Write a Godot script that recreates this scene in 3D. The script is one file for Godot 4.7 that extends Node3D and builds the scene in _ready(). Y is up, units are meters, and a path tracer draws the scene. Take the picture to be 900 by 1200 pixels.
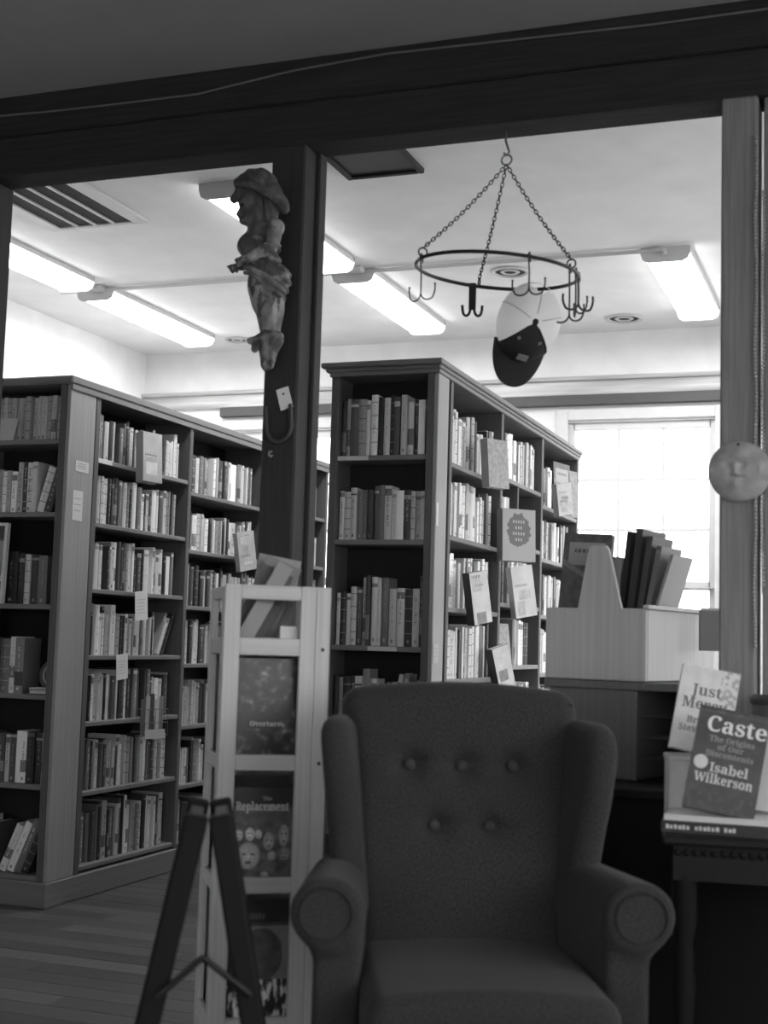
extends Node3D
# A bookshop: a dim front room with a wing chair, and a bright room of bookcases behind a timber frame.

var CAM_POS := Vector3(0, 1.10, 0)
var M := {}
var rng := RandomNumberGenerator.new()
var used := {}
var book_list: Array = []

func g(v: float) -> Color:
	return Color(v / 255.0, v / 255.0, v / 255.0)

func setup_view() -> void:
	var cam := Camera3D.new()
	cam.name = "camera"
	add_child(cam)
	var at := CameraAttributesPhysical.new()
	at.frustum_focal_length = 31.98
	at.frustum_focus_distance = 5.6
	at.exposure_aperture = 2.4
	at.frustum_near = 0.05
	at.frustum_far = 60.0
	cam.attributes = at
	cam.fov = 41.14
	cam.near = 0.05
	cam.far = 60.0
	var b := Basis(Vector3.UP, deg_to_rad(20.35)) * Basis(Vector3.RIGHT, deg_to_rad(5.42)) * Basis(Vector3.BACK, deg_to_rad(1.67))
	cam.transform = Transform3D(b, CAM_POS)
	cam.current = true
	var we := WorldEnvironment.new()
	we.name = "environment"
	var e := Environment.new()
	e.background_mode = Environment.BG_SKY
	var sky := Sky.new()
	var sm := ProceduralSkyMaterial.new()
	sm.sky_top_color = g(235)
	sm.sky_horizon_color = g(245)
	sm.ground_bottom_color = g(185)
	sm.ground_horizon_color = g(210)
	sm.sky_energy_multiplier = 1.0
	sm.ground_energy_multiplier = 1.0
	sm.sun_angle_max = 0.0
	sky.sky_material = sm
	e.sky = sky
	e.background_energy_multiplier = 4.4
	e.tonemap_mode = Environment.TONE_MAPPER_LINEAR
	e.tonemap_exposure = 1.6
	e.sdfgi_enabled = true
	e.ssao_enabled = true
	e.ssil_enabled = true
	we.environment = e
	add_child(we)

# ---------------------------------------------------------------- nodes
func numbered(n: String) -> String:
	if not used.has(n):
		used[n] = 0
		return n
	used[n] += 1
	return "%s_%03d" % [n, used[n]]

func meta(o: Node, label: String, category: String, group := "", kind := "") -> void:
	if label != "":
		o.set_meta("label", label)
	if category != "":
		o.set_meta("category", category)
	if group != "":
		o.set_meta("group", group)
	if kind != "":
		o.set_meta("kind", kind)

func thing(n: String, label: String, category: String, xf: Transform3D, group := "") -> Node3D:
	var o := Node3D.new()
	o.name = numbered(n)
	o.transform = xf
	meta(o, label, category, group)
	add_child(o)
	return o

func part(parent: Node, n: String, mesh: Mesh, mat: Material, xf := Transform3D()) -> MeshInstance3D:
	var o := MeshInstance3D.new()
	o.name = n
	o.mesh = mesh
	o.material_override = mat
	o.transform = xf
	parent.add_child(o, true)
	return o

func solo(n: String, label: String, category: String, mesh: Mesh, mat: Material, xf := Transform3D(), group := "") -> MeshInstance3D:
	var o := part(self, numbered(n), mesh, mat, xf)
	meta(o, label, category, group)
	return o

func struct(n: String, mesh: Mesh, mat: Material, xf := Transform3D(), label := "") -> MeshInstance3D:
	var o := part(self, n, mesh, mat, xf)
	meta(o, label, "", "", "structure")
	return o

func T(x: float, y: float, z: float, yaw := 0.0) -> Transform3D:
	return Transform3D(Basis(Vector3.UP, deg_to_rad(yaw)), Vector3(x, y, z))

# ---------------------------------------------------------------- mesh building
func ST() -> SurfaceTool:
	var st := SurfaceTool.new()
	st.begin(Mesh.PRIMITIVE_TRIANGLES)
	return st

func tri(st: SurfaceTool, a: Vector3, b: Vector3, c: Vector3, out: Vector3) -> void:
	var n := (b - a).cross(c - a).normalized()
	if n.dot(out) < 0.0:
		n = -n
		var t := b
		b = c
		c = t
	# counter-clockwise towards n now; Godot wants clockwise
	st.set_normal(n)
	st.set_uv(Vector2(0, 0))
	st.add_vertex(a)
	st.set_normal(n)
	st.add_vertex(c)
	st.set_normal(n)
	st.add_vertex(b)

func quad(st: SurfaceTool, a: Vector3, b: Vector3, c: Vector3, d: Vector3, out: Vector3, r := Rect2()) -> void:
	# a,b,c,d round the edge; uv rect: a = bottom left, c = top right
	var n := (b - a).cross(c - a).normalized()
	var flip := n.dot(out) < 0.0
	if flip:
		n = -n
	var v := [a, b, c, d]
	var p := r.position
	var s := r.size
	var u := [Vector2(p.x, p.y + s.y), Vector2(p.x + s.x, p.y + s.y), Vector2(p.x + s.x, p.y), Vector2(p.x, p.y)]
	var order := [0, 2, 1, 0, 3, 2]
	if flip:
		order = [0, 1, 2, 0, 2, 3]
	for i in order:
		st.set_normal(n)
		st.set_uv(u[i])
		st.add_vertex(v[i])

func box(st: SurfaceTool, c: Vector3, s: Vector3, bas := Basis(), bev := 0.0) -> void:
	var h := s * 0.5
	bev = minf(bev, minf(h.x, minf(h.y, h.z)) * 0.6)
	var ax := [bas.x, bas.y, bas.z]
	var hh := [h.x, h.y, h.z]
	if bev <= 0.0:
		for i in 3:
			var j := (i + 1) % 3
			var k := (i + 2) % 3
			for sg in [-1.0, 1.0]:
				var o: Vector3 = c + ax[i] * hh[i] * sg
				var a: Vector3 = ax[j] * hh[j]
				var b: Vector3 = ax[k] * hh[k]
				quad(st, o - a - b, o + a - b, o + a + b, o - a + b, ax[i] * sg)
		return
	for i in 3:
		var j := (i + 1) % 3
		var k := (i + 2) % 3
		for sg in [-1.0, 1.0]:
			var o: Vector3 = c + ax[i] * hh[i] * sg
			var a: Vector3 = ax[j] * (hh[j] - bev)
			var b: Vector3 = ax[k] * (hh[k] - bev)
			quad(st, o - a - b, o + a - b, o + a + b, o - a + b, ax[i] * sg)
			# edges between face i(sg) and face j(sj)
			for sj in [-1.0, 1.0]:
				var p1: Vector3 = c + ax[i] * hh[i] * sg + ax[j] * (hh[j] - bev) * sj
				var p2: Vector3 = c + ax[i] * (hh[i] - bev) * sg + ax[j] * hh[j] * sj
				quad(st, p1 - b, p1 + b, p2 + b, p2 - b, ax[i] * sg + ax[j] * sj)
	for sx in [-1.0, 1.0]:
		for sy in [-1.0, 1.0]:
			for sz in [-1.0, 1.0]:
				var X: Vector3 = bas.x * sx
				var Y: Vector3 = bas.y * sy
				var Z: Vector3 = bas.z * sz
				tri(st, c + X * h.x + Y * (h.y - bev) + Z * (h.z - bev), c + X * (h.x - bev) + Y * h.y + Z * (h.z - bev), c + X * (h.x - bev) + Y * (h.y - bev) + Z * h.z, X + Y + Z)

func bx(x0: float, x1: float, y0: float, y1: float, z0: float, z1: float, bev := 0.0) -> ArrayMesh:
	var st := ST()
	box(st, Vector3((x0 + x1) / 2, (y0 + y1) / 2, (z0 + z1) / 2), Vector3(absf(x1 - x0), absf(y1 - y0), absf(z1 - z0)), Basis(), bev)
	return st.commit()

func bxs(st: SurfaceTool, x0: float, x1: float, y0: float, y1: float, z0: float, z1: float, bev := 0.0) -> void:
	box(st, Vector3((x0 + x1) / 2, (y0 + y1) / 2, (z0 + z1) / 2), Vector3(absf(x1 - x0), absf(y1 - y0), absf(z1 - z0)), Basis(), bev)

func bsz(w: float, h: float, d: float, bev := 0.0) -> ArrayMesh:
	var st := ST()
	box(st, Vector3.ZERO, Vector3(w, h, d), Basis(), bev)
	return st.commit()

func smooth_tri(st: SurfaceTool, a: Vector3, na: Vector3, b: Vector3, nb: Vector3, c: Vector3, nc: Vector3) -> void:
	var n := (b - a).cross(c - a)
	if n.dot(na + nb + nc) > 0.0:
		var t := b
		b = c
		c = t
		t = nb
		nb = nc
		nc = t
	for e in [[a, na], [b, nb], [c, nc]]:
		st.set_normal(e[1])
		st.set_uv(Vector2(0, 0))
		st.add_vertex(e[0])

func tube(st: SurfaceTool, pts: Array, r, seg := 8, closed := false, caps := true) -> void:
	var n := pts.size()
	var rings: Array = []
	var norms: Array = []
	var up := Vector3.ZERO
	for i in n:
		var a: Vector3 = pts[(i - 1 + n) % n] if (closed or i > 0) else pts[i]
		var b: Vector3 = pts[(i + 1) % n] if (closed or i < n - 1) else pts[i]
		var d := (b - a).normalized()
		if i == 0:
			up = Vector3.UP if absf(d.y) < 0.9 else Vector3.RIGHT
		up = (up - d * up.dot(d)).normalized()
		var s := d.cross(up)
		var rad: float = r[i] if r is Array else r
		var ring: Array = []
		var nn: Array = []
		for k in seg:
			var q := TAU * k / seg
			var dir := up * cos(q) + s * sin(q)
			ring.append(pts[i] + dir * rad)
			nn.append(dir)
		rings.append(ring)
		norms.append(nn)
	var last := n if closed else n - 1
	for i in last:
		var j := (i + 1) % n
		for k in seg:
			var l := (k + 1) % seg
			smooth_tri(st, rings[i][k], norms[i][k], rings[i][l], norms[i][l], rings[j][l], norms[j][l])
			smooth_tri(st, rings[i][k], norms[i][k], rings[j][l], norms[j][l], rings[j][k], norms[j][k])
	if not closed and caps:
		for e in [[0, 1], [n - 1, n - 2]]:
			var out: Vector3 = pts[e[0]] - pts[e[1]]
			for k in seg:
				tri(st, pts[e[0]], rings[e[0]][k], rings[e[0]][(k + 1) % seg], out)

func tube_mesh(pts: Array, r, seg := 8, closed := false) -> ArrayMesh:
	var st := ST()
	tube(st, pts, r, seg, closed)
	return st.commit()

func ring_pts(c: Vector3, r: float, bas: Basis, n := 32, ry := -1.0) -> Array:
	var a: Array = []
	for i in n:
		var q := TAU * i / n
		a.append(c + bas.x * cos(q) * r + bas.z * sin(q) * (r if ry < 0 else ry))
	return a

func lathe(st: SurfaceTool, prof: Array, seg := 24, xf := Transform3D()) -> void:
	# prof: Vector2(r, y) from bottom to top
	var n := prof.size()
	var nr: Array = []
	for i in n:
		var a: Vector2 = prof[maxi(i - 1, 0)]
		var b: Vector2 = prof[mini(i + 1, n - 1)]
		var d := (b - a).normalized()
		nr.append(Vector2(d.y, -d.x))
	for i in n - 1:
		for k in seg:
			var q0 := TAU * k / seg
			var q1 := TAU * (k + 1) / seg
			var P: Array = []
			var N: Array = []
			for e in [[i, q0], [i, q1], [i + 1, q1], [i + 1, q0]]:
				var pr: Vector2 = prof[e[0]]
				var pn: Vector2 = nr[e[0]]
				P.append(xf * Vector3(pr.x * cos(e[1]), pr.y, pr.x * sin(e[1])))
				N.append((xf.basis * Vector3(pn.x * cos(e[1]), pn.y, pn.x * sin(e[1]))).normalized())
			smooth_tri(st, P[0], N[0], P[1], N[1], P[2], N[2])
			smooth_tri(st, P[0], N[0], P[2], N[2], P[3], N[3])

func extrude(st: SurfaceTool, poly: PackedVector2Array, z0: float, z1: float, xf := Transform3D()) -> void:
	var ix := Geometry2D.triangulate_polygon(poly)
	for e in [[z0, -1.0], [z1, 1.0]]:
		for i in range(0, ix.size(), 3):
			var v: Array = []
			for k in 3:
				var p := poly[ix[i + k]]
				v.append(xf * Vector3(p.x, p.y, e[0]))
			tri(st, v[0], v[1], v[2], xf.basis * Vector3(0, 0, e[1]))
	var cw := Geometry2D.is_polygon_clockwise(poly)
	for i in poly.size():
		var a := poly[i]
		var b := poly[(i + 1) % poly.size()]
		var d := b - a
		var o := Vector2(d.y, -d.x)
		if cw:
			o = -o
		quad(st, xf * Vector3(a.x, a.y, z0), xf * Vector3(b.x, b.y, z0), xf * Vector3(b.x, b.y, z1), xf * Vector3(a.x, a.y, z1), xf.basis * Vector3(o.x, o.y, 0))

# Surface nets of a distance field
func net(f: Callable, lo: Vector3, hi: Vector3, cell: float, paint = null) -> ArrayMesh:
	var nx := int(ceil((hi.x - lo.x) / cell)) + 1
	var ny := int(ceil((hi.y - lo.y) / cell)) + 1
	var nz := int(ceil((hi.z - lo.z) / cell)) + 1
	var v := PackedFloat32Array()
	v.resize(nx * ny * nz)
	# a coarse pass first: cells far from the surface are not visited point by point
	var step := 3
	for kz in range(0, nz, step):
		for ky in range(0, ny, step):
			for kx in range(0, nx, step):
				var d: float = f.call(lo + Vector3(kx + 1, ky + 1, kz + 1) * cell)
				var far := absf(d) > cell * 4.4
				for z in range(kz, mini(kz + step, nz)):
					for y in range(ky, mini(ky + step, ny)):
						for x in range(kx, mini(kx + step, nx)):
							v[(z * ny + y) * nx + x] = d if far else f.call(lo + Vector3(x, y, z) * cell)
	var id := PackedInt32Array()
	id.resize(nx * ny * nz)
	id.fill(-1)
	var P := PackedVector3Array()
	var N := PackedVector3Array()
	var I := PackedInt32Array()
	var offs := [0, 1, nx, nx + 1, nx * ny, nx * ny + 1, nx * ny + nx, nx * ny + nx + 1]
	var cs: Array[Vector3] = [Vector3(0, 0, 0), Vector3(1, 0, 0), Vector3(0, 1, 0), Vector3(1, 1, 0), Vector3(0, 0, 1), Vector3(1, 0, 1), Vector3(0, 1, 1), Vector3(1, 1, 1)]
	var edges := [[0, 1], [2, 3], [4, 5], [6, 7], [0, 2], [1, 3], [4, 6], [5, 7], [0, 4], [1, 5], [2, 6], [3, 7]]
	for z in nz - 1:
		for y in ny - 1:
			for x in nx - 1:
				var b := (z * ny + y) * nx + x
				var neg := 0
				for o in offs:
					if v[b + o] < 0.0:
						neg += 1
				if neg == 0 or neg == 8:
					continue
				var s := Vector3.ZERO
				var c := 0
				for e in edges:
					var d0 := v[b + offs[e[0]]]
					var d1 := v[b + offs[e[1]]]
					if (d0 < 0.0) != (d1 < 0.0):
						s += cs[e[0]].lerp(cs[e[1]], d0 / (d0 - d1))
						c += 1
				s /= c
				var p := lo + (Vector3(x, y, z) + s) * cell
				id[b] = P.size()
				P.append(p)
				var h := cell * 0.5
				N.append(Vector3(f.call(p + Vector3(h, 0, 0)) - f.call(p - Vector3(h, 0, 0)), f.call(p + Vector3(0, h, 0)) - f.call(p - Vector3(0, h, 0)), f.call(p + Vector3(0, 0, h)) - f.call(p - Vector3(0, 0, h))).normalized())
	var st3 := [1, nx, nx * ny]
	for z in range(1, nz - 1):
		for y in range(1, ny - 1):
			for x in range(1, nx - 1):
				var b := (z * ny + y) * nx + x
				for ax in 3:
					if (v[b] < 0.0) == (v[b + st3[ax]] < 0.0):
						continue
					var u: int = st3[(ax + 1) % 3]
					var w: int = st3[(ax + 2) % 3]
					var q := [id[b], id[b - u], id[b - u - w], id[b - w]]
					if q[0] < 0 or q[1] < 0 or q[2] < 0 or q[3] < 0:
						continue
					if v[b] < 0.0:
						I.append_array(PackedInt32Array([q[0], q[2], q[1], q[0], q[3], q[2]]))
					else:
						I.append_array(PackedInt32Array([q[0], q[1], q[2], q[0], q[2], q[3]]))
	var arr := []
	arr.resize(Mesh.ARRAY_MAX)
	arr[Mesh.ARRAY_VERTEX] = P
	arr[Mesh.ARRAY_NORMAL] = N
	arr[Mesh.ARRAY_INDEX] = I
	if paint != null:
		var C := PackedColorArray()
		for p in P:
			var c: float = paint.call(p)
			C.append(Color(c, c, c))
		arr[Mesh.ARRAY_COLOR] = C
	var m := ArrayMesh.new()
	m.add_surface_from_arrays(Mesh.PRIMITIVE_TRIANGLES, arr)
	return m

func smin(a: float, b: float, k: float) -> float:
	var h := maxf(k - absf(a - b), 0.0) / k
	return minf(a, b) - h * h * k * 0.25

func sd_rbox(p: Vector3, c: Vector3, h: Vector3, r: float) -> float:
	var q := (p - c).abs() - h + Vector3(r, r, r)
	return Vector3(maxf(q.x, 0), maxf(q.y, 0), maxf(q.z, 0)).length() + minf(maxf(q.x, maxf(q.y, q.z)), 0.0) - r

func sd_cap(p: Vector3, a: Vector3, b: Vector3, ra: float, rb: float) -> float:
	var ab := b - a
	var t := clampf((p - a).dot(ab) / ab.length_squared(), 0.0, 1.0)
	return (p - a - ab * t).length() - lerpf(ra, rb, t)

func sd_ell(p: Vector3, c: Vector3, r: Vector3) -> float:
	var q := p - c
	var k0 := (q / r).length()
	var k1 := (q / (r * r)).length()
	return k0 * (k0 - 1.0) / maxf(k1, 0.0001)

# ---------------------------------------------------------------- textures and materials
func noise_tex(seed_: int, freq: float, w: int, h: int, lo: float, hi: float, stretch_w := 0, stretch_h := 0, octaves := 4, gain := 1.0) -> ImageTexture:
	var fn := FastNoiseLite.new()
	fn.seed = seed_
	fn.frequency = freq
	fn.fractal_octaves = octaves
	var im := fn.get_seamless_image(w, h)
	if stretch_w > 0:
		im.resize(stretch_w, stretch_h, Image.INTERPOLATE_CUBIC)
	im.convert(Image.FORMAT_L8)
	var d := im.get_data()
	for i in d.size():
		var t := clampf((d[i] / 255.0 - 0.5) * gain + 0.5, 0.0, 1.0)
		d[i] = int(255.0 * lerpf(lo, hi, t))
	return ImageTexture.create_from_image(Image.create_from_data(im.get_width(), im.get_height(), false, Image.FORMAT_L8, d))

func plain(v: float, rough := 0.7, spec := 0.4) -> StandardMaterial3D:
	var m := StandardMaterial3D.new()
	m.albedo_color = g(v)
	m.roughness = rough
	m.metallic_specular = spec
	return m

func textured(v: float, tex: Texture2D, scale: Vector3, rough := 0.7, world := false, spec := 0.4) -> StandardMaterial3D:
	var m := plain(v, rough, spec)
	m.albedo_texture = tex
	m.uv1_triplanar = true
	m.uv1_world_triplanar = world
	m.uv1_triplanar_sharpness = 8.0
	m.uv1_scale = scale
	return m

func bumped(m: StandardMaterial3D, tex: Texture2D, depth_cm: float) -> StandardMaterial3D:
	m.heightmap_enabled = true
	m.heightmap_texture = tex
	m.heightmap_scale = depth_cm
	return m

func make_materials() -> void:
	var wv := noise_tex(11, 0.05, 512, 16, 0.92, 1.0, 512, 512, 5, 1.2)     # grain along v
	var wh := noise_tex(12, 0.05, 16, 512, 0.92, 1.0, 512, 512, 5, 1.2)     # grain along u
	var plaster := noise_tex(13, 0.02, 256, 256, 0.965, 1.0, 0, 0, 5, 1.4)
	var cloth := noise_tex(14, 0.28, 512, 512, 0.40, 1.0, 0, 0, 3, 1.8)
	var patch := noise_tex(15, 0.016, 512, 512, 0.66, 1.0, 0, 0, 5, 2.0)
	var rough_cut := noise_tex(16, 0.05, 64, 512, 0.80, 1.0, 512, 512, 5, 1.5)
	var rough_cut_v := noise_tex(17, 0.05, 512, 64, 0.88, 1.0, 512, 512, 5, 1.4)
	M.case_v = textured(92, wv, Vector3(2.2, 0.7, 2.2), 0.55)
	M.case_h = textured(122, wh, Vector3(0.7, 2.2, 0.7), 0.55)
	M.case_side = textured(152, wv, Vector3(2.2, 0.7, 2.2), 0.5)
	M.case_back = textured(34, wv, Vector3(2.0, 0.7, 2.0), 0.7)
	M.beam = bumped(textured(46, rough_cut, Vector3(0.8, 2.4, 0.8), 0.85), rough_cut, 0.3)
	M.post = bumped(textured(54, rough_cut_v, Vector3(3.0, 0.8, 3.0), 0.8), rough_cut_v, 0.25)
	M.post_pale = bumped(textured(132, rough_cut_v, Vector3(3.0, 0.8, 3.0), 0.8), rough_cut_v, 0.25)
	M.floor = []
	for i in 5:
		M.floor.append(textured([88, 78, 94, 74, 84][i], wh, Vector3(0.5, 1.0, 3.0), 0.42))
		M.floor[i].uv1_offset = Vector3(i * 0.37, 0, i * 0.21)
	M.floor_gap = plain(25, 0.9)
	M.wall = textured(244, plaster, Vector3(0.7, 0.7, 0.7), 0.9, true)
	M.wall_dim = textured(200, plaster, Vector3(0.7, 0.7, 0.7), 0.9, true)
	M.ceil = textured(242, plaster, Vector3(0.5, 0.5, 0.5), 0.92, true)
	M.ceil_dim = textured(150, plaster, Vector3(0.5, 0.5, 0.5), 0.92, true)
	M.white_paint = textured(226, plaster, Vector3(1.5, 1.5, 1.5), 0.5)
	M.old_plank = textured(226, noise_tex(18, 0.02, 64, 256, 0.72, 1.0, 512, 256, 4, 1.4), Vector3(0.6, 2.0, 0.6), 0.8)
	M.dark_trim = textured(96, wh, Vector3(0.7, 2.0, 0.7), 0.6)
	M.metal_white = plain(205, 0.45, 0.5)
	M.dark_metal = plain(42, 0.45, 0.5)
	M.dark_metal.metallic = 0.5
	M.steel = plain(120, 0.35, 0.5)
	M.steel.metallic = 0.8
	M.vent_dark = plain(58, 0.8)
	M.black = plain(26, 0.55)
	M.black_wood = textured(30, wv, Vector3(3, 1, 3), 0.7, false, 0.2)
	M.black_wood_h = textured(34, wh, Vector3(1, 3, 1), 0.6, false, 0.25)
	M.fabric = bumped(textured(66, cloth, Vector3(1.8, 1.8, 1.8), 0.95), cloth, 0.10)
	M.fabric_button = textured(80, cloth, Vector3(3, 3, 3), 0.9)
	M.fabric.rim_enabled = true
	M.fabric.rim = 0.3
	M.fabric_seam = textured(60, cloth, Vector3(7, 7, 7), 0.95)
	M.pine_v = textured(196, wv, Vector3(3.0, 1.0, 3.0), 0.6)
	M.pine_h = textured(196, wh, Vector3(1.0, 3.0, 1.0), 0.6)
	M.box_v = textured(184, wv, Vector3(2.0, 0.8, 2.0), 0.55)
	M.ped = textured(110, wv, Vector3(2.0, 0.8, 2.0), 0.6)
	M.carved = bumped(textured(255, patch, Vector3(2.2, 1.2, 2.2), 0.85), rough_cut_v, 0.2)
	M.carved.vertex_color_use_as_albedo = true
	M.carved_plain = textured(140, patch, Vector3(2.2, 1.2, 2.2), 0.85)
	M.mask = bumped(textured(162, noise_tex(19, 0.012, 256, 256, 0.84, 1.0, 0, 0, 5, 1.4), Vector3(5, 5, 5), 0.6), plaster, 0.05)
	M.paper = plain(225, 0.85)
	M.pages = textured(214, noise_tex(20, 0.2, 256, 16, 0.8, 1.0, 256, 256, 3, 1.5), Vector3(12, 3, 12), 0.9)
	M.cap_mesh = plain(232, 0.9)
	M.cap_mesh.backlight_enabled = true
	M.cap_mesh.backlight = g(200)
	M.cap_dark = plain(46, 0.85)
	M.cardboard = textured(190, plaster, Vector3(6, 6, 6), 0.85)
	M.glow = plain(240, 0.5)
	M.glow.emission_enabled = true
	M.glow.emission = g(255)
	M.glow.emission_energy_multiplier = 5.2
	M.glass = plain(255, 0.03, 0.5)
	M.glass.transparency = BaseMaterial3D.TRANSPARENCY_ALPHA
	M.glass.albedo_color = Color(1, 1, 1, 0.06)
	for v in [30, 45, 60, 80, 100, 120, 140, 160, 180, 200, 220]:
		M["t%d" % v] = plain(v, 0.55, 0.45)
	M.atlas = StandardMaterial3D.new()
	M.atlas.albedo_texture = spine_atlas()
	M.atlas.roughness = 0.5
	M.atlas.metallic_specular = 0.4

const AC := 16
const AR := 6
var tone_of: Array = []

func spine_atlas() -> ImageTexture:
	# flat print of 96 book spines: cloth or paper tone, bands, small lettering
	var r := RandomNumberGenerator.new()
	r.seed = 4711
	var cw := 64
	var ch := 256
	var im := Image.create_empty(AC * cw, AR * ch, false, Image.FORMAT_L8)
	for k in AC * AR:
		var ox := (k % AC) * cw
		var oy := (k / AC) * ch
		var t: float
		var q := r.randf()
		if q < 0.38:
			t = r.randf_range(186, 242)
		elif q < 0.68:
			t = r.randf_range(112, 172)
		else:
			t = r.randf_range(34, 92)
		tone_of.append(t)
		var ink := t - r.randf_range(40, 120) if t > 140 else t + r.randf_range(40, 110)
		ink = clampf(ink, 24, 236)
		im.fill_rect(Rect2i(ox, oy, cw, ch), g(t))
		# left 8 pixels of each cell stay plain: the boards take their tone there
		var w0 := ox + 8
		var ww := cw - 8
		var style := r.randi_range(0, 5)
		if style == 0 or style == 3:
			var bh := r.randi_range(8, 34)
			im.fill_rect(Rect2i(w0, oy + r.randi_range(4, 30), ww, bh), g(ink))
		if style == 1:
			im.fill_rect(Rect2i(w0, oy + r.randi_range(120, 160), ww, r.randi_range(40, 90)), g(clampf(t * 0.55 if t > 100 else t * 1.8, 25, 230)))
		if style == 2:
			for b in 4:
				im.fill_rect(Rect2i(w0, oy + 30 + b * 55, ww, 4), g(ink))
		# lettering that runs down the spine
		var y := oy + r.randi_range(24, 60)
		var stop := oy + r.randi_range(150, 205)
		var lw := r.randi_range(10, 22)
		var lx := w0 + (ww - lw) / 2
		if r.randf() < 0.25:
			y = stop
		while y < stop:
			var word := r.randi_range(3, 7)
			for c in word:
				var hh := r.randi_range(3, 5)
				var a := r.randi_range(0, 5)
				im.fill_rect(Rect2i(lx + a, y, lw - a - r.randi_range(0, 4), hh), g(ink))
				if r.randf() < 0.6:
					im.fill_rect(Rect2i(lx + lw / 3, y, lw / 3, hh), g(t))
				y += hh + 2
				if y > stop:
					break
			y += 7
		if r.randf() < 0.6:
			im.fill_rect(Rect2i(w0 + ww / 2 - 7, oy + 226, 14, 14), g(ink))
		im.fill_rect(Rect2i(ox, oy, 8, ch), g(t))
	return ImageTexture.create_from_image(im)

# ---------------------------------------------------------------- the room
func build_room() -> void:
	# floor: base with boards running across
	var fl := struct("floor", bx(-4.75, 1.6, -0.06, -0.013, -8.05, 2.6), M.floor_gap)
	var r := RandomNumberGenerator.new()
	r.seed = 77
	var z := -8.05
	var pitch := 0.112
	var meshes := {}
	while z < 2.6 - 0.02:
		var x := -4.75
		var cuts := [r.randf_range(-3.4, -2.0), r.randf_range(-1.0, 0.4), 1.6]
		for c in cuts:
			var w := snappedf(c - x, 0.05)
			if c == 1.6:
				w = 1.6 - x
			var key := snappedf(w, 0.001)
			if not meshes.has(key):
				meshes[key] = bsz(w - 0.002, 0.012, minf(pitch, 2.6 - z) - 0.0025, 0.0012)
			part(fl, "plank", meshes[key], M.floor[r.randi() % 5], T(x + w / 2, -0.006 - r.randf() * 0.0008, z + pitch / 2))
			x += w
		z += pitch
	# walls
	struct("wall_left", bx(-4.95, -4.75, -0.06, 3.1, -8.25, 2.8), M.wall)
	var st := ST()
	bxs(st, 1.6, 1.8, -0.06, 3.1, -8.25, -7.6)
	bxs(st, 1.6, 1.8, -0.06, 0.8, -7.6, -4.2)
	bxs(st, 1.6, 1.8, 2.5, 3.1, -7.6, -4.2)
	bxs(st, 1.6, 1.8, -0.06, 3.1, -4.2, -3.3)
	bxs(st, 1.6, 1.8, -0.06, 0.8, -3.3, 1.2)
	bxs(st, 1.6, 1.8, 2.2, 3.1, -3.3, 1.2)
	bxs(st, 1.6, 1.8, -0.06, 3.1, 1.2, 2.8)
	struct("wall_right", st.commit(), M.wall)
	st = ST()
	# back wall with two window openings
	var wins := [[-4.16, -3.28], [-1.82, -0.93]]
	var y0 := 0.72
	var y1 := 2.47
	bxs(st, -4.75, 1.6, -0.06, y0, -8.25, -8.05)
	bxs(st, -4.75, 1.6, y1, 3.1, -8.25, -8.05)
	bxs(st, -4.75, wins[0][0], y0, y1, -8.25, -8.05)
	bxs(st, wins[0][1], wins[1][0], y0, y1, -8.25, -8.05)
	bxs(st, wins[1][1], 1.6, y0, y1, -8.25, -8.05)
	struct("wall_back", st.commit(), M.wall)
	# front wall behind the camera, with the shop window
	st = ST()
	bxs(st, -4.75, 1.6, -0.06, 0.5, 2.6, 2.8)
	bxs(st, -4.75, 1.6, 2.4, 3.1, 2.6, 2.8)
	bxs(st, -4.75, -1.6, 0.5, 2.4, 2.6, 2.8)
	bxs(st, 1.2, 1.6, 0.5, 2.4, 2.6, 2.8)
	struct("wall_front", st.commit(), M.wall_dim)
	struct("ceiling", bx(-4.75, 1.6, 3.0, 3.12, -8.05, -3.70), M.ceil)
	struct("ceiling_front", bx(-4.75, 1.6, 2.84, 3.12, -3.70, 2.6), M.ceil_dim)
	for i in 2:
		window_back(i, wins[i][0], wins[i][1], y0, y1)
	shop_window()
	# old pale plank with a dark band under it along the back wall
	st = ST()
	bxs(st, -4.75, 1.6, 2.612, 2.70, -8.05, -8.015, 0.004)
	bxs(st, -4.75, 1.6, 2.70, 2.725, -8.05, -7.995, 0.005)
	struct("trim_1", st.commit(), M.old_plank)
	struct("trim_2", bx(-4.15, 1.6, 2.55, 2.612, -8.05, -8.00, 0.004), M.dark_trim)
	# timber frame between the rooms
	st = ST()
	bxs(st, -4.75, 1.6, 2.569, 2.70, -3.735, -3.60, 0.008)
	struct("beam", st.commit(), M.beam)
	struct("beam_upper", bx(-4.75, 1.6, 2.706, 2.84, -3.735, -3.612, 0.006), M.beam)
	struct("beam_plate", bx(-4.75, 1.6, 2.84, 3.0, -3.735, -3.70), M.beam)
	var px := [[-1.727, -1.617], [-0.409, -0.315], [-2.862, -2.739]]
	for i in 3:
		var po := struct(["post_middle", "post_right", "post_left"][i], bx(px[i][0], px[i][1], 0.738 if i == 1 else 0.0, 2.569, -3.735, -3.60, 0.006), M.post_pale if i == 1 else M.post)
		if i == 0:
			part(po, "batten", bx(-1.617, -1.603, 0.0, 2.569, -3.735, -3.685, 0.003), M.post)
		if i == 1:
			part(po, "jamb_board", bx(-0.302, 0.06, 0.738, 2.569, -3.735, -3.625, 0.004), M.post_pale)
	solo("cable", "thin grey cable sagging along the dark ceiling beam", "cable", cable_mesh(), M.t100)

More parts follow.
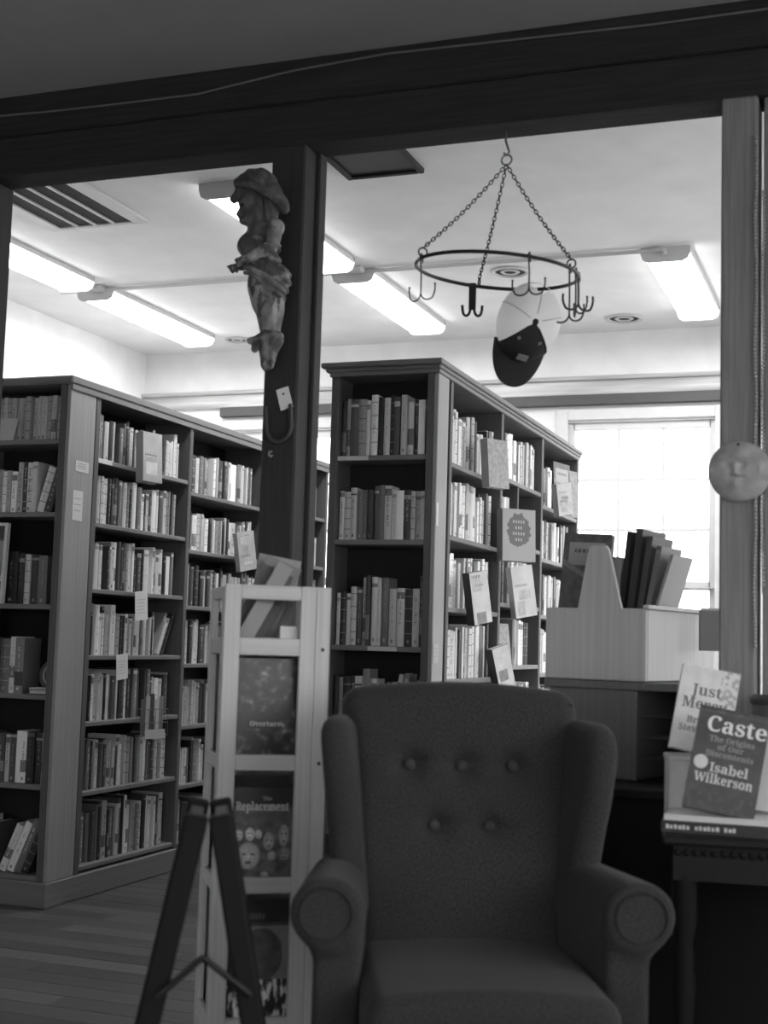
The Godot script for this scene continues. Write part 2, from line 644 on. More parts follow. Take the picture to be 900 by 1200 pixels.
func cable_mesh() -> ArrayMesh:
	var c := Curve3D.new()
	for p in [Vector3(-3.4, 2.80, -3.603), Vector3(-2.75, 2.775, -3.603), Vector3(-2.54, 2.768, -3.603), Vector3(-2.32, 2.765, -3.603), Vector3(-1.99, 2.764, -3.603), Vector3(-1.67, 2.80, -3.603), Vector3(-1.37, 2.815, -3.603), Vector3(-0.6, 2.80, -3.603), Vector3(0.5, 2.81, -3.603)]:
		c.add_point(p, Vector3(-0.06, 0, 0), Vector3(0.06, 0, 0))
	var pts: Array = []
	for p in c.tessellate(3, 6):
		pts.append(p)
	return tube_mesh(pts, 0.0035, 6)

func window_back(n: int, x0: float, x1: float, y0: float, y1: float) -> void:
	var w := struct("window_%d" % (n + 1), casing(x0, x1, y0, y1), M.white_paint)
	# two sashes of small panes
	var mid := 1.46
	var sash := [[mid, y1 - 0.02, -8.09, 3], [y0 + 0.02, mid + 0.035, -8.13, 2]]
	for s in sash:
		var st := ST()
		var a: float = s[0]
		var b: float = s[1]
		var zz: float = s[2]
		var L := x0 + 0.035
		var R := x1 - 0.035
		bxs(st, x0 + 0.005, L + 0.012, a, b, zz - 0.02, zz + 0.02, 0.003)
		bxs(st, R - 0.012, x1 - 0.005, a, b, zz - 0.02, zz + 0.02, 0.003)
		bxs(st, L, R, b - 0.045, b, zz - 0.02, zz + 0.02, 0.003)
		bxs(st, L, R, a, a + 0.04, zz - 0.02, zz + 0.02, 0.003)
		var sh := part(w, "sash", st.commit(), M.white_paint)
		var pa := a + 0.04
		var pb := b - 0.045
		var pl := L + 0.012
		var pr := R - 0.012
		for i in 2:
			var xx := pl + (pr - pl) * (i + 1) / 3.0
			part(sh, "muntin", bx(xx - 0.008, xx + 0.008, pa, pb, zz - 0.014, zz + 0.014), M.white_paint)
		for j in int(s[3]) - 1:
			var yy := pa + (pb - pa) * (j + 1) / float(s[3])
			part(sh, "muntin", bx(pl, pr, yy - 0.008, yy + 0.008, zz - 0.013, zz + 0.013), M.white_paint)
		for i in 3:
			for j in int(s[3]):
				part(sh, "pane", bsz((pr - pl) / 3.0 - 0.016, (pb - pa) / float(s[3]) - 0.016, 0.003), M.glass, T(pl + (pr - pl) * (i + 0.5) / 3.0, pa + (pb - pa) * (j + 0.5) / float(s[3]), zz))

func casing(x0: float, x1: float, y0: float, y1: float) -> ArrayMesh:
	var st := ST()
	var d := 0.06
	bxs(st, x0 - d, x0 + 0.008, y0 - 0.02, y1 + d, -8.05, -8.03, 0.004)
	bxs(st, x1 - 0.008, x1 + d, y0 - 0.02, y1 + d, -8.05, -8.03, 0.004)
	bxs(st, x0 + 0.008, x1 - 0.008, y1 - 0.008, y1 + d, -8.05, -8.03, 0.004)
	# jambs, head and sill in the thickness of the wall
	bxs(st, x0, x0 + 0.005, y0, y1, -8.2, -8.05)
	bxs(st, x1 - 0.005, x1, y0, y1, -8.2, -8.05)
	bxs(st, x0, x1, y1 - 0.02, y1, -8.2, -8.05)
	bxs(st, x0 - d - 0.02, x1 + d + 0.02, y0 - 0.03, y0 + 0.015, -8.2, -7.99, 0.005)
	return st.commit()

func shop_window() -> void:
	# glazed shop front behind the camera and a window in the right wall of the front room
	glazing("window_3", Transform3D(Basis(), Vector3(-0.2, 1.45, 2.66)), 2.8, 1.9, 3)
	glazing("window_4", Transform3D(Basis(Vector3.UP, PI / 2), Vector3(1.66, 1.5, -1.05)), 4.5, 1.4, 4)
	glazing("window_5", Transform3D(Basis(Vector3.UP, PI / 2), Vector3(1.66, 1.65, -5.9)), 3.4, 1.7, 4)

func glazing(n: String, xf: Transform3D, w: float, h: float, cols: int) -> void:
	var st := ST()
	for s in [-1.0, 1.0]:
		bxs(st, s * (w / 2 - 0.03) - 0.03, s * (w / 2 - 0.03) + 0.03, -h / 2, h / 2, -0.05, 0.05, 0.004)
		bxs(st, -w / 2 + 0.06, w / 2 - 0.06, s * (h / 2 - 0.03) - 0.03, s * (h / 2 - 0.03) + 0.03, -0.05, 0.05, 0.004)
	var o := struct(n, st.commit(), M.white_paint, xf)
	var iw := (w - 0.12) / cols
	for i in cols:
		var x := -w / 2 + 0.06 + iw * (i + 0.5)
		part(o, "pane", bsz(iw - 0.03, h - 0.12, 0.004), M.glass, T(x, 0, 0))
		if i > 0:
			part(o, "mullion", bx(x - iw / 2 - 0.015, x - iw / 2 + 0.015, -h / 2 + 0.06, h / 2 - 0.06, -0.03, 0.03), M.white_paint)

# ---------------------------------------------------------------- ceiling fittings
func build_ceiling() -> void:
	var fx := [
		[-4.10, -5.57, "bright ceiling tube light at the far left edge above the left bookcase"],
		[-4.10, -6.97, "bright ceiling tube light in the left corner beside the bright wall"],
		[-2.60, -5.57, "bright ceiling tube light partly behind the carved figure"],
		[-2.57, -6.97, "bright ceiling tube light between the middle post and the hanging ring"],
		[-0.98, -6.97, "bright ceiling tube light close to the right post, joined by conduit"],
		[0.57, -5.57, "ceiling tube light in the near row, beyond the right post"],
		[0.57, -6.97, "ceiling tube light in the far row, beyond the right post"]]
	# profile of the wrap-round diffuser
	var prof: Array = []
	for i in 13:
		var q := PI * i / 12.0
		prof.append(Vector2(-0.105 * signf(cos(q)) * pow(absf(cos(q)), 0.5), -0.022 - 0.05 * pow(sin(q), 0.7)))
	for f in fx:
		var t := thing("ceiling_light", f[2], "light", T(f[0], 3.0, f[1]), "tube lights on the ceiling")
		var st := ST()
		bxs(st, -0.115, 0.115, -0.026, 0.0, -0.60, 0.60, 0.004)
		part(t, "housing", st.commit(), M.metal_white)
		var capp := PackedVector2Array([Vector2(-0.117, 0.0), Vector2(-0.117, -0.03), Vector2(-0.106, -0.06), Vector2(-0.08, -0.074), Vector2(0.08, -0.074), Vector2(0.106, -0.06), Vector2(0.117, -0.03), Vector2(0.117, 0.0)])
		for s in [-1.0, 1.0]:
			st = ST()
			extrude(st, capp, 0.60 if s > 0 else -0.605, 0.605 if s > 0 else -0.60)
			part(t, "end_cap", st.commit(), M.metal_white)
		st = ST()
		for i in 12:
			var a: Vector2 = prof[i]
			var b: Vector2 = prof[i + 1]
			var na := Vector3(a.x * 0.6, a.y + 0.02, 0).normalized()
			var nb := Vector3(b.x * 0.6, b.y + 0.02, 0).normalized()
			var a0 := Vector3(a.x, a.y, -0.598)
			var a1 := Vector3(a.x, a.y, 0.598)
			var b0 := Vector3(b.x, b.y, -0.598)
			var b1 := Vector3(b.x, b.y, 0.598)
			smooth_tri(st, a0, na, b0, nb, b1, nb)
			smooth_tri(st, a0, na, b1, nb, a1, na)
		part(t, "diffuser", st.commit(), M.glow)
		var l := AreaLight3D.new()
		l.name = "tube_glow"
		l.area_size = Vector2(0.19, 1.16)
		l.light_energy = LAMP
		l.area_range = 14.0
		l.area_attenuation = 2.0
		l.shadow_enabled = true
		l.transform = Transform3D(Basis(Vector3.RIGHT, -PI / 2), Vector3(0, -0.082, 0))
		t.add_child(l)
	# conduit
	var st2 := ST()
	tube(st2, [Vector3(-4.32, 2.985, -6.37), Vector3(-1.06, 2.985, -6.37), Vector3(-1.0, 2.985, -6.345), Vector3(-0.98, 2.975, -6.345), Vector3(-0.98, 2.955, -6.345)], 0.011, 8)
	solo("conduit", "thin metal conduit running across the white ceiling", "conduit", st2.commit(), M.metal_white)
	for e in [[-4.10, "white junction box on the conduit beside the left corner light"], [-2.57, "white junction box on the conduit beside the middle light"]]:
		var jb := ST()
		bxs(jb, -0.05, 0.05, -0.03, 0.0, -0.03, 0.03, 0.006)
		solo("junction_box", e[1], "junction box", jb.commit(), M.metal_white, T(e[0] + 0.02, 3.0, -6.33 + 0.0), "junction boxes on the conduit")
	# round diffusers
	var rv := [[-3.90, -7.72, 0.08, "small round ceiling diffuser left of the middle post"], [-1.42, -7.72, 0.11, "round ceiling diffuser right of the hanging cap"], [-1.80, -6.60, 0.10, "round ceiling diffuser seen through the hanging ring"]]
	for v in rv:
		var t := thing("round_vent", v[3], "vent", T(v[0], 3.0, v[1]), "round ceiling diffusers")
		var st := ST()
		lathe(st, [Vector2(0.0, -0.004), Vector2(v[2] * 0.75, -0.004), Vector2(v[2] * 0.8, -0.001), Vector2(v[2] * 0.8, 0.0)], 24)
		part(t, "core", st.commit(), M.vent_dark)
		st = ST()
		lathe(st, [Vector2(v[2] * 0.78, -0.002), Vector2(v[2] * 0.82, -0.012), Vector2(v[2] * 0.95, -0.012), Vector2(v[2], -0.002)], 28)
		part(t, "rim", st.commit(), M.metal_white)
		st = ST()
		lathe(st, [Vector2(v[2] * 0.3, -0.006), Vector2(v[2] * 0.4, -0.012), Vector2(v[2] * 0.5, -0.006)], 24)
		part(t, "cone", st.commit(), M.metal_white)
	# long grille at top left
	var gt := thing("ceiling_grille", "rectangular ceiling grille with dark slots at top left", "vent", T(-3.44, 3.0, -5.03))
	var st3 := ST()
	bxs(st3, -0.235, 0.235, -0.006, 0.0, -0.31, 0.31)
	part(gt, "backing", st3.commit(), M.vent_dark)
	st3 = ST()
	bxs(st3, -0.26, -0.205, -0.014, 0.0, -0.33, 0.33, 0.003)
	bxs(st3, 0.185, 0.26, -0.014, 0.0, -0.33, 0.33, 0.003)
	bxs(st3, -0.205, 0.185, -0.014, 0.0, -0.33, -0.30, 0.003)
	bxs(st3, -0.205, 0.185, -0.014, 0.0, 0.30, 0.33, 0.003)
	part(gt, "frame", st3.commit(), M.metal_white)
	for i in 3:
		var x := -0.205 + 0.39 * (i + 1) / 4.0
		part(gt, "bar", bx(x - 0.007, x + 0.007, -0.014, 0.0, -0.30, 0.30, 0.002), M.metal_white)
	# dark hatch by the middle post
	var ht := thing("ceiling_hatch", "dark square ceiling hatch beside the top of the middle post", "hatch", T(-1.905, 3.0, -4.86))
	part(ht, "panel", bx(-0.145, 0.145, -0.012, 0.0, -0.165, 0.165, 0.003), M.black)
	st3 = ST()
	for s in [-1.0, 1.0]:
		bxs(st3, s * 0.153 - 0.012, s * 0.153 + 0.012, -0.022, 0.0, -0.185, 0.185, 0.003)
		bxs(st3, -0.141, 0.141, -0.022, 0.0, s * 0.173 - 0.012, s * 0.173 + 0.012, 0.003)
	part(ht, "frame", st3.commit(), M.vent_dark)

const LAMP := 0.75

# ---------------------------------------------------------------- bookcases and their books
func shelf_part(t: Node, x0: float, x1: float, top: float, z0: float, z1: float, m: Material, lab := "") -> void:
	var o := part(t, "shelf", bx(x0, x1, top - 0.02, top, z0, z1, 0.003), m)
	if lab != "":
		o.set_meta("label", lab)

func build_cases() -> void:
	# left case
	var t := thing("bookcase", "long tall wooden bookcase at left, running away towards the back wall", "bookcase", Transform3D())
	var xa := -3.16
	var xb := -3.65
	var zf := -4.765
	var ze := -7.55
	part(t, "base", bx(xb - 0.008, xa + 0.008, 0.0, 0.10, ze - 0.008, zf + 0.010, 0.004), M.case_h)
	part(t, "top", bx(xb - 0.012, xa + 0.012, 2.124, 2.158, ze - 0.012, zf + 0.012, 0.006), M.case_h)
	part(t, "moulding", bx(xa + 0.0, xa + 0.007, 2.10, 2.124, ze, zf, 0.002), M.case_h)
	part(t, "side_panel", bx(xa - 0.018, xa, 0.10, 2.124, zf - 0.195, zf, 0.003), M.case_side)
	part(t, "stile", bx(xa - 0.05, xa - 0.018, 0.10, 2.124, zf - 0.02, zf, 0.002), M.case_v)
	part(t, "stile", bx(xb, xb + 0.035, 0.10, 2.124, zf - 0.195, zf, 0.003), M.case_v)
	part(t, "back_panel", bx(xb + 0.035, xa - 0.018, 0.10, 2.124, zf - 0.205, zf - 0.195), M.case_back)
	part(t, "back_panel", bx(-3.425, -3.415, 0.10, 2.124, ze + 0.02, zf - 0.205), M.case_back)
	var zdiv := [-4.985, -5.822, -6.685, -7.535]
	for i in 4:
		var hw := 0.016 if i > 0 else 0.018
		part(t, "upright", bx(-3.415, xa - 0.002, 0.10, 2.124, zdiv[i] - hw, zdiv[i] + hw, 0.003), M.case_v)
		part(t, "upright", bx(xb, -3.425, 0.10, 2.124, zdiv[i] - hw, zdiv[i] + hw, 0.003), M.case_v)
	var le := [1.895, 1.591, 1.211, 0.843, 0.481, 0.12]
	for y in le:
		shelf_part(t, xb + 0.035, xa - 0.018, y, zf - 0.195, zf - 0.006, M.case_h)
	var l1 := [1.845, 1.57, 1.288, 1.006, 0.726, 0.436, 0.13]
	var l2 := [1.797, 1.516, 1.245, 0.966, 0.672, 0.390, 0.12]
	var l3 := [1.82, 1.53, 1.25, 0.97, 0.69, 0.40, 0.12]
	var lb := [l1, l2, l3]
	for b in 3:
		for y in lb[b]:
			shelf_part(t, -3.415, xa - 0.006, y, zdiv[b + 1] + 0.016, zdiv[b] - 0.016, M.case_h)
			shelf_part(t, xb + 0.006, -3.425, y, zdiv[b + 1] + 0.016, zdiv[b] - 0.016, M.case_h)
	# right case
	t = thing("bookcase", "long tall wooden bookcase with a crown moulding, behind the wing chair", "bookcase", Transform3D())
	xa = -1.567
	xb = -2.0
	zf = -4.775
	ze = -7.25
	part(t, "base", bx(xb - 0.008, xa + 0.008, 0.0, 0.10, ze - 0.008, zf + 0.010, 0.004), M.case_h)
	var st := ST()
	# crown: a flared profile run along the three visible sides, closed by the top board
	bxs(st, xb - 0.008, xa + 0.004, 2.105, 2.122, ze, zf + 0.006, 0.003)
	bxs(st, xb - 0.022, xa + 0.010, 2.122, 2.137, ze - 0.008, zf + 0.014, 0.004)
	bxs(st, xb - 0.038, xa + 0.017, 2.137, 2.158, ze - 0.016, zf + 0.024, 0.004)
	part(t, "crown_moulding", st.commit(), M.case_h)
	part(t, "side_panel", bx(xa - 0.018, xa, 0.10, 2.105, zf - 0.13, zf, 0.003), M.case_side)
	part(t, "stile", bx(xa - 0.045, xa - 0.018, 0.10, 2.105, zf - 0.02, zf, 0.002), M.case_v)
	part(t, "stile", bx(xb, xb + 0.03, 0.10, 2.105, zf - 0.2, zf, 0.003), M.case_v)
	part(t, "back_panel", bx(xb + 0.03, xa - 0.018, 0.10, 2.105, zf - 0.155, zf - 0.145), M.case_back)
	part(t, "back_panel", bx(-1.80, -1.79, 0.10, 2.105, ze + 0.02, zf - 0.155), M.case_back)
	var rdiv := [-4.952, -5.69, -6.43, -7.235]
	for i in 4:
		part(t, "upright", bx(-1.79, xa - 0.002, 0.10, 2.105, rdiv[i] - 0.016, rdiv[i] + 0.016, 0.003), M.case_v)
		part(t, "upright", bx(xb, -1.80, 0.10, 2.105, rdiv[i] - 0.016, rdiv[i] + 0.016, 0.003), M.case_v)
	var re := [1.80, 1.48, 1.083, 0.72, 0.40, 0.12]
	for y in re:
		shelf_part(t, xb + 0.03, xa - 0.018, y, zf - 0.145, zf - 0.006, M.case_h)
	var r1 := [1.796, 1.514, 1.238, 0.962, 0.685, 0.40, 0.12]
	var r2 := [1.836, 1.556, 1.283, 1.010, 0.735, 0.43, 0.12]
	var r3 := [1.785, 1.525, 1.25, 0.97, 0.69, 0.40, 0.12]
	var rb := [r1, r2, r3]
	for b in 3:
		for y in rb[b]:
			shelf_part(t, -1.79, xa - 0.004, y, rdiv[b + 1] + 0.016, rdiv[b] - 0.016, M.case_h)
			shelf_part(t, xb + 0.004, -1.80, y, rdiv[b + 1] + 0.016, rdiv[b] - 0.016, M.case_h)
	part(t, "partition", bx(-1.79, xa - 0.01, 1.556, 1.816, -6.015, -5.995, 0.002), M.case_v)

	# ----- rows of books: [start, yaw, length, shelf height, height lo, hi, thickness lo, hi, wording, dark share]
	rng.seed = 2024
	var fx := xa - 0.028
	var lx := -3.16 - 0.030
	var ord := ["top", "second", "third", "fourth", "fifth", "sixth", "bottom"]
	# left case, end facing us
	row(Vector3(-3.565, le[0], -4.80), 0.0, 0.345, 0.185, 0.19, 0.021, 0.024, "top shelf, narrow end of left bookcase", "left end", {"tones": [150, 190]})
	row(Vector3(-3.61, le[1], -4.80), 0.0, 0.29, 0.165, 0.215, 0.018, 0.036, "second shelf, narrow end of left bookcase", "left end", {"lean": [2, 0.06], "full": 0.42})
	row(Vector3(-3.50, le[2], -4.80), 0.0, 0.245, 0.195, 0.225, 0.022, 0.05, "third shelf, narrow end of left bookcase", "left end", {"dark": 0.7})
	row(Vector3(-3.60, le[3], -4.80), 0.0, 0.27, 0.20, 0.235, 0.022, 0.045, "fourth shelf, narrow end of left bookcase", "left end", {"dark": 0.85})
	row(Vector3(-3.61, le[4], -4.80), 0.0, 0.40, 0.185, 0.21, 0.020, 0.04, "fifth shelf, narrow end of left bookcase", "left end", {})
	row(Vector3(-3.60, le[5], -4.80), 0.0, 0.20, 0.19, 0.23, 0.02, 0.04, "bottom shelf, narrow end of left bookcase", "left end", {"lean": [4, 0.09], "full": 0.42, "dark": 0.3})
	# left case, aisle side
	for i in 7:
		var o := {"dark": 0.25}
		if i == 3:
			o = {"lean": [4, 0.10], "full": 0.79, "dark": 0.2}
		row(Vector3(lx, l1[i], -5.01), 90.0, 0.60 if i == 3 else rng.randf_range(0.74, 0.785), 0.165 if i < 6 else 0.20, 0.22 if i < 6 else 0.255, 0.011, 0.04, ord[i] + " shelf, near aisle bay of left bookcase", "left near bay", o)
	for i in 7:
		row(Vector3(lx, l2[i], -5.846), 90.0, rng.randf_range(0.74, 0.81), 0.165, 0.215, 0.012, 0.045, ord[i] + " shelf, middle aisle bay of left bookcase", "left middle bay", {"dark": 0.15})
	for i in 7:
		row(Vector3(lx, l3[i], -6.71), 90.0, 0.79, 0.165, 0.215, 0.013, 0.045, ord[i] + " shelf, far aisle bay of left bookcase", "left far bay", {})
	# right case, end facing us
	row(Vector3(-1.966, re[0], -4.805), 0.0, 0.37, 0.185, 0.24, 0.014, 0.032, "top shelf, narrow end of right bookcase", "right end", {})
	row(Vector3(-1.966, re[1], -4.805), 0.0, 0.37, 0.185, 0.225, 0.014, 0.032, "second shelf, narrow end of right bookcase", "right end", {"last": [0.275, 0.03, 60]})
	row(Vector3(-1.966, re[2], -4.805), 0.0, 0.37, 0.19, 0.265, 0.014, 0.036, "third shelf, narrow end of right bookcase", "right end", {})
	row(Vector3(-1.966, re[3], -4.805), 0.0, 0.17, 0.21, 0.28, 0.016, 0.034, "fourth shelf, narrow end of right bookcase", "right end", {"lean": [7, 0.05], "full": 0.37, "dark": 0.4})
	# right case, aisle side
	for i in 4:
		row(Vector3(fx, r1[i], -4.972), 90.0, 0.69, 0.175, 0.235, 0.016, 0.045, ord[i] + " shelf, near aisle bay of right bookcase", "right near bay", {"pale": true})
	row(Vector3(fx, r1[4], -4.972), 90.0, 0.69, 0.19, 0.235, 0.016, 0.045, "fifth shelf, near aisle bay of right bookcase", "right near bay", {"pale": true})
	for i in [5, 6]:
		row(Vector3(fx, r1[i], -4.972), 90.0, 0.69, 0.19, 0.23, 0.016, 0.045, ord[i] + " shelf, near aisle bay of right bookcase", "right near bay", {})
		row(Vector3(fx, r2[i], -5.715), 90.0, 0.67, 0.19, 0.23, 0.016, 0.045, ord[i] + " shelf, middle aisle bay of right bookcase", "right middle bay", {})
	row(Vector3(fx, r2[0], -5.715), 90.0, 0.67, 0.19, 0.225, 0.016, 0.05, "top shelf, middle aisle bay of right bookcase", "right middle bay", {"pale": true})
	row(Vector3(fx, r2[1], -5.715), 90.0, 0.26, 0.19, 0.225, 0.016, 0.05, "second shelf, middle aisle bay of right bookcase", "right middle bay", {"pale": true})
	row(Vector3(fx, r2[2], -5.715), 90.0, 0.67, 0.18, 0.215, 0.016, 0.05, "third shelf, middle aisle bay of right bookcase", "right middle bay", {"pale": true})
	row(Vector3(fx, r2[3], -6.05), 90.0, 0.34, 0.19, 0.215, 0.016, 0.05, "fourth shelf, middle aisle bay of right bookcase", "right middle bay", {"pale": true})
	row(Vector3(fx, r2[4], -5.715), 90.0, 0.67, 0.17, 0.20, 0.02, 0.05, "fifth shelf, middle aisle bay of right bookcase", "right middle bay", {"pale": true})
	for i in 7:
		row(Vector3(fx, r3[i], -6.455), 90.0, 0.34 if i == 0 else 0.72, 0.19, 0.215, 0.018, 0.05, ord[i] + " shelf, far aisle bay of right bookcase", "right far bay", {"pale": true})
	place_books()

func row(at: Vector3, yaw: float, length: float, h0: float, h1: float, t0: float, t1: float, where: String, group: String, o: Dictionary) -> void:
	var b := Basis(Vector3.UP, deg_to_rad(yaw))
	var u := 0.0
	var list: Array = []
	var hrow := rng.randf_range(h0, h1)
	var run := 0
	while true:
		var t := t0 + (t1 - t0) * pow(rng.randf(), 1.6)
		if rng.randf() < 0.05:
			t *= 1.35
		if u + t > length:
			break
		if run <= 0:
			hrow = rng.randf_range(h0, h1)
			run = rng.randi_range(1, 5)
		run -= 1
		var h := clampf(hrow + rng.randf_range(-0.008, 0.008), h0, h1)
		var q := rng.randf()
		list.append({"u": u, "t": t, "h": h, "lean": 0.0, "k": pick_cell(o), "back": rng.randf_range(0.0, 0.012) + (0.03 if rng.randf() < 0.12 else 0.0), "q": q})
		u += t + 0.0009 + (rng.randf_range(0.002, 0.006) if rng.randf() < 0.14 else 0.0)
	if o.has("lean"):
		# leaning volumes that rest on one another, the last against the upright
		var ln: Array = o.lean
		var end: float = o.full
		var cnt: int = ln[0]
		var lean := asin(clampf(float(ln[1]) / h1, 0.0, 0.75))
		var th := (end - u - h1 * sin(lean)) / cnt * cos(lean) - 0.002
		var us := end - h1 * sin(lean) - 0.003
		for i in cnt:
			us -= th / cos(lean) + 0.001
		for i in cnt:
			var h := rng.randf_range(h0, h1)
			list.append({"u": us, "t": th, "h": h, "lean": lean, "k": pick_cell(o), "back": rng.randf_range(0.0, 0.01), "q": 0.0})
			us += th / cos(lean) + 0.001
	if o.has("last"):
		var la: Array = o.last
		if list.size() > 0 and u + la[1] > length + 0.012:
			u = list[-1].u
			list.pop_back()
		list.append({"u": u, "t": la[1], "h": la[0], "lean": 0.0, "k": cell_near(la[2]), "back": 0.0, "q": 0.0})
	var n := 0
	for e in list:
		n += 1
		var dd := rng.randf_range(0.125, 0.155)
		if group == "right end":
			dd = rng.randf_range(0.085, 0.095)
			e.back = minf(e.back, 0.012)
		elif group == "left end":
			dd = rng.randf_range(0.12, 0.13)
			e.back = minf(e.back, 0.02)
		var local := Transform3D(Basis(Vector3.BACK, -e.lean), Vector3(e.u + (0.0 if e.lean == 0.0 else 0.0), 0.0, -e.back))
		# pivot: the foot at the right for a book leaning to the right
		var xf := Transform3D(b, at) * local * Transform3D(Basis(), Vector3(e.t / 2.0, (sin(e.lean) * e.t) if e.lean != 0.0 else 0.0, 0.0))
		if e.lean != 0.0:
			xf = Transform3D(b, at) * Transform3D(Basis(Vector3.BACK, -e.lean), Vector3(e.u, sin(e.lean) * e.t, -e.back)) * Transform3D(Basis(), Vector3(e.t / 2.0, 0, 0))
		book_list.append({"xf": xf, "t": e.t, "h": e.h, "d": dd, "k": e.k, "n": n, "where": where, "group": group, "score": 0.0, "lean": e.lean})

func pick_cell(o: Dictionary) -> int:
	for i in 60:
		var k := rng.randi() % (AC * AR)
		var t: float = tone_of[k]
		if o.has("tones") and (t < o.tones[0] or t > o.tones[1]):
			continue
		if o.has("dark") and t > 130 and rng.randf() < o.dark:
			continue
		if o.has("pale") and t < 110 and rng.randf() < 0.6:
			continue
		return k
	return rng.randi() % (AC * AR)

func cell_near(tone: float) -> int:
	var best := 0
	for k in tone_of.size():
		if absf(tone_of[k] - tone) < absf(tone_of[best] - tone):
			best = k
	return best

# a volume standing on its tail, spine towards +z
func book_cover(t: float, h: float, d: float, k: int) -> ArrayMesh:
	var st := ST()
	book_cover_into(st, t, h, d, k, Transform3D())
	return st.commit()

func book_cover_into(st: SurfaceTool, t: float, h: float, d: float, k: int, xf: Transform3D) -> void:
	var cx := float(k % AC) / AC
	var cy := float(k / AC) / AR
	var spine := Rect2(cx + 9.0 / 64.0 / AC, cy + 1.0 / 256.0 / AR, 54.0 / 64.0 / AC, 254.0 / 256.0 / AR)
	var flat := Rect2(cx + 2.0 / 64.0 / AC, cy + 0.3 / AR, 2.0 / 64.0 / AC, 0.1 / AR)
	var bulge := minf(t * 0.16, 0.004)
	var n := 4
	for i in n:
		var s0 := float(i) / n
		var s1 := float(i + 1) / n
		var x0 := -t / 2 + t * s0
		var x1 := -t / 2 + t * s1
		var z0 := -bulge * pow(absf(2 * s0 - 1), 2.0)
		var z1 := -bulge * pow(absf(2 * s1 - 1), 2.0)
		quad(st, xf * Vector3(x0, 0, z0), xf * Vector3(x1, 0, z1), xf * Vector3(x1, h, z1), xf * Vector3(x0, h, z0), xf.basis * Vector3(x0 + x1, 0, t), Rect2(spine.position.x + spine.size.x * s0, spine.position.y, spine.size.x / n, spine.size.y))
	for s in [-1.0, 1.0]:
		var xo: float = s * t / 2
		var xi: float = s * (t / 2 - minf(0.0022, t * 0.18))
		var zf := -bulge
		quad(st, xf * Vector3(xo, 0, zf), xf * Vector3(xo, 0, -d), xf * Vector3(xo, h, -d), xf * Vector3(xo, h, zf), xf.basis * Vector3(s, 0, 0), flat)
		quad(st, xf * Vector3(xi, 0, zf), xf * Vector3(xi, 0, -d), xf * Vector3(xi, h, -d), xf * Vector3(xi, h, zf), xf.basis * Vector3(-s, 0, 0), flat)
		quad(st, xf * Vector3(xo, h, zf), xf * Vector3(xo, h, -d), xf * Vector3(xi, h, -d), xf * Vector3(xi, h, zf), xf.basis * Vector3(0, 1, 0), flat)
		quad(st, xf * Vector3(xo, 0, zf), xf * Vector3(xo, 0, -d), xf * Vector3(xi, 0, -d), xf * Vector3(xi, 0, zf), xf.basis * Vector3(0, -1, 0), flat)
		quad(st, xf * Vector3(xo, 0, -d), xf * Vector3(xi, 0, -d), xf * Vector3(xi, h, -d), xf * Vector3(xo, h, -d), xf.basis * Vector3(0, 0, -1), flat)
	# head and tail of the spine
	quad(st, xf * Vector3(-t / 2, h, -bulge), xf * Vector3(-t / 4, h, 0), xf * Vector3(t / 4, h, 0), xf * Vector3(t / 2, h, -bulge), xf.basis * Vector3(0, 1, 0), flat)

func place_books() -> void:
	var inv := Transform3D(Basis(Vector3.UP, deg_to_rad(20.35)) * Basis(Vector3.RIGHT, deg_to_rad(5.42)) * Basis(Vector3.BACK, deg_to_rad(1.67)), CAM_POS).affine_inverse()
	for e in book_list:
		var p: Vector3 = inv * (e.xf * Vector3(0, e.h / 2, 0))
		var sx := 450.0 - 1599.0 * p.x / p.z
		var sy := 600.0 + 1599.0 * p.y / p.z
		var nrm: Vector3 = inv.basis * (e.xf.basis.z)
		var facing := maxf(nrm.dot(-p.normalized()), 0.02)
		var s: float = e.t * e.h * facing / (p.z * p.z) * 1e6
		# what stands in front: chair, comic rack, posts, frame
		if sx < -4 or sy > 1145 or (sx > 312 and sx < 368 and sy < 660) or (sx > 236 and sx < 388 and sy > 690) or (sx > 405 and sy > 815):
			s *= 0.02
		if sx > 640 and sy > 700:
			s *= 0.02
		e.score = s
	var order := book_list.duplicate()
	order.sort_custom(func(a, b): return a.score > b.score)
	var limit: float = order[mini(299, order.size() - 1)].score
	var rest := ST()
	var rest_pages := ST()
	var left := 0
	for e in book_list:
		var tone: float = tone_of[e.k]
		if e.score >= limit:
			var word := "pale" if tone > 172 else "grey" if tone > 105 else "dark"
			var size := "thick" if e.t > 0.034 else "slim" if e.t < 0.019 else "medium"
			var lean := " leaning" if e.lean != 0.0 else ""
			var t := thing("book", "%s %s%s book, %s from left, %s" % [size, word, lean, nth(e.n), e.where], "book", e.xf, "books on the " + e.group + " shelves")
			part(t, "cover", book_cover(e.t, e.h, e.d, e.k), M.atlas)
			part(t, "page_block", bx(-e.t / 2 + minf(0.0023, e.t * 0.19), e.t / 2 - minf(0.0023, e.t * 0.19), 0.002, e.h - 0.003, -e.d + 0.004, -0.004), M.pages)
		else:
			left += 1
			book_cover_into(rest, e.t, e.h, e.d, e.k, e.xf)
			box(rest_pages, e.xf * Vector3(0, e.h / 2, -e.d / 2), Vector3(e.t - minf(0.0046, e.t * 0.38), e.h - 0.005, e.d - 0.008), e.xf.basis)
	print("books ", book_list.size(), " merged ", left)
	if left > 0:
		var o := thing("shelved_books", "rows of smaller far books filling the remaining bookcase shelves", "books", Transform3D())
		o.set_meta("kind", "stuff")
		part(o, "covers", rest.commit(), M.atlas).set_meta("kind", "stuff")
		part(o, "page_blocks", rest_pages.commit(), M.pages).set_meta("kind", "stuff")

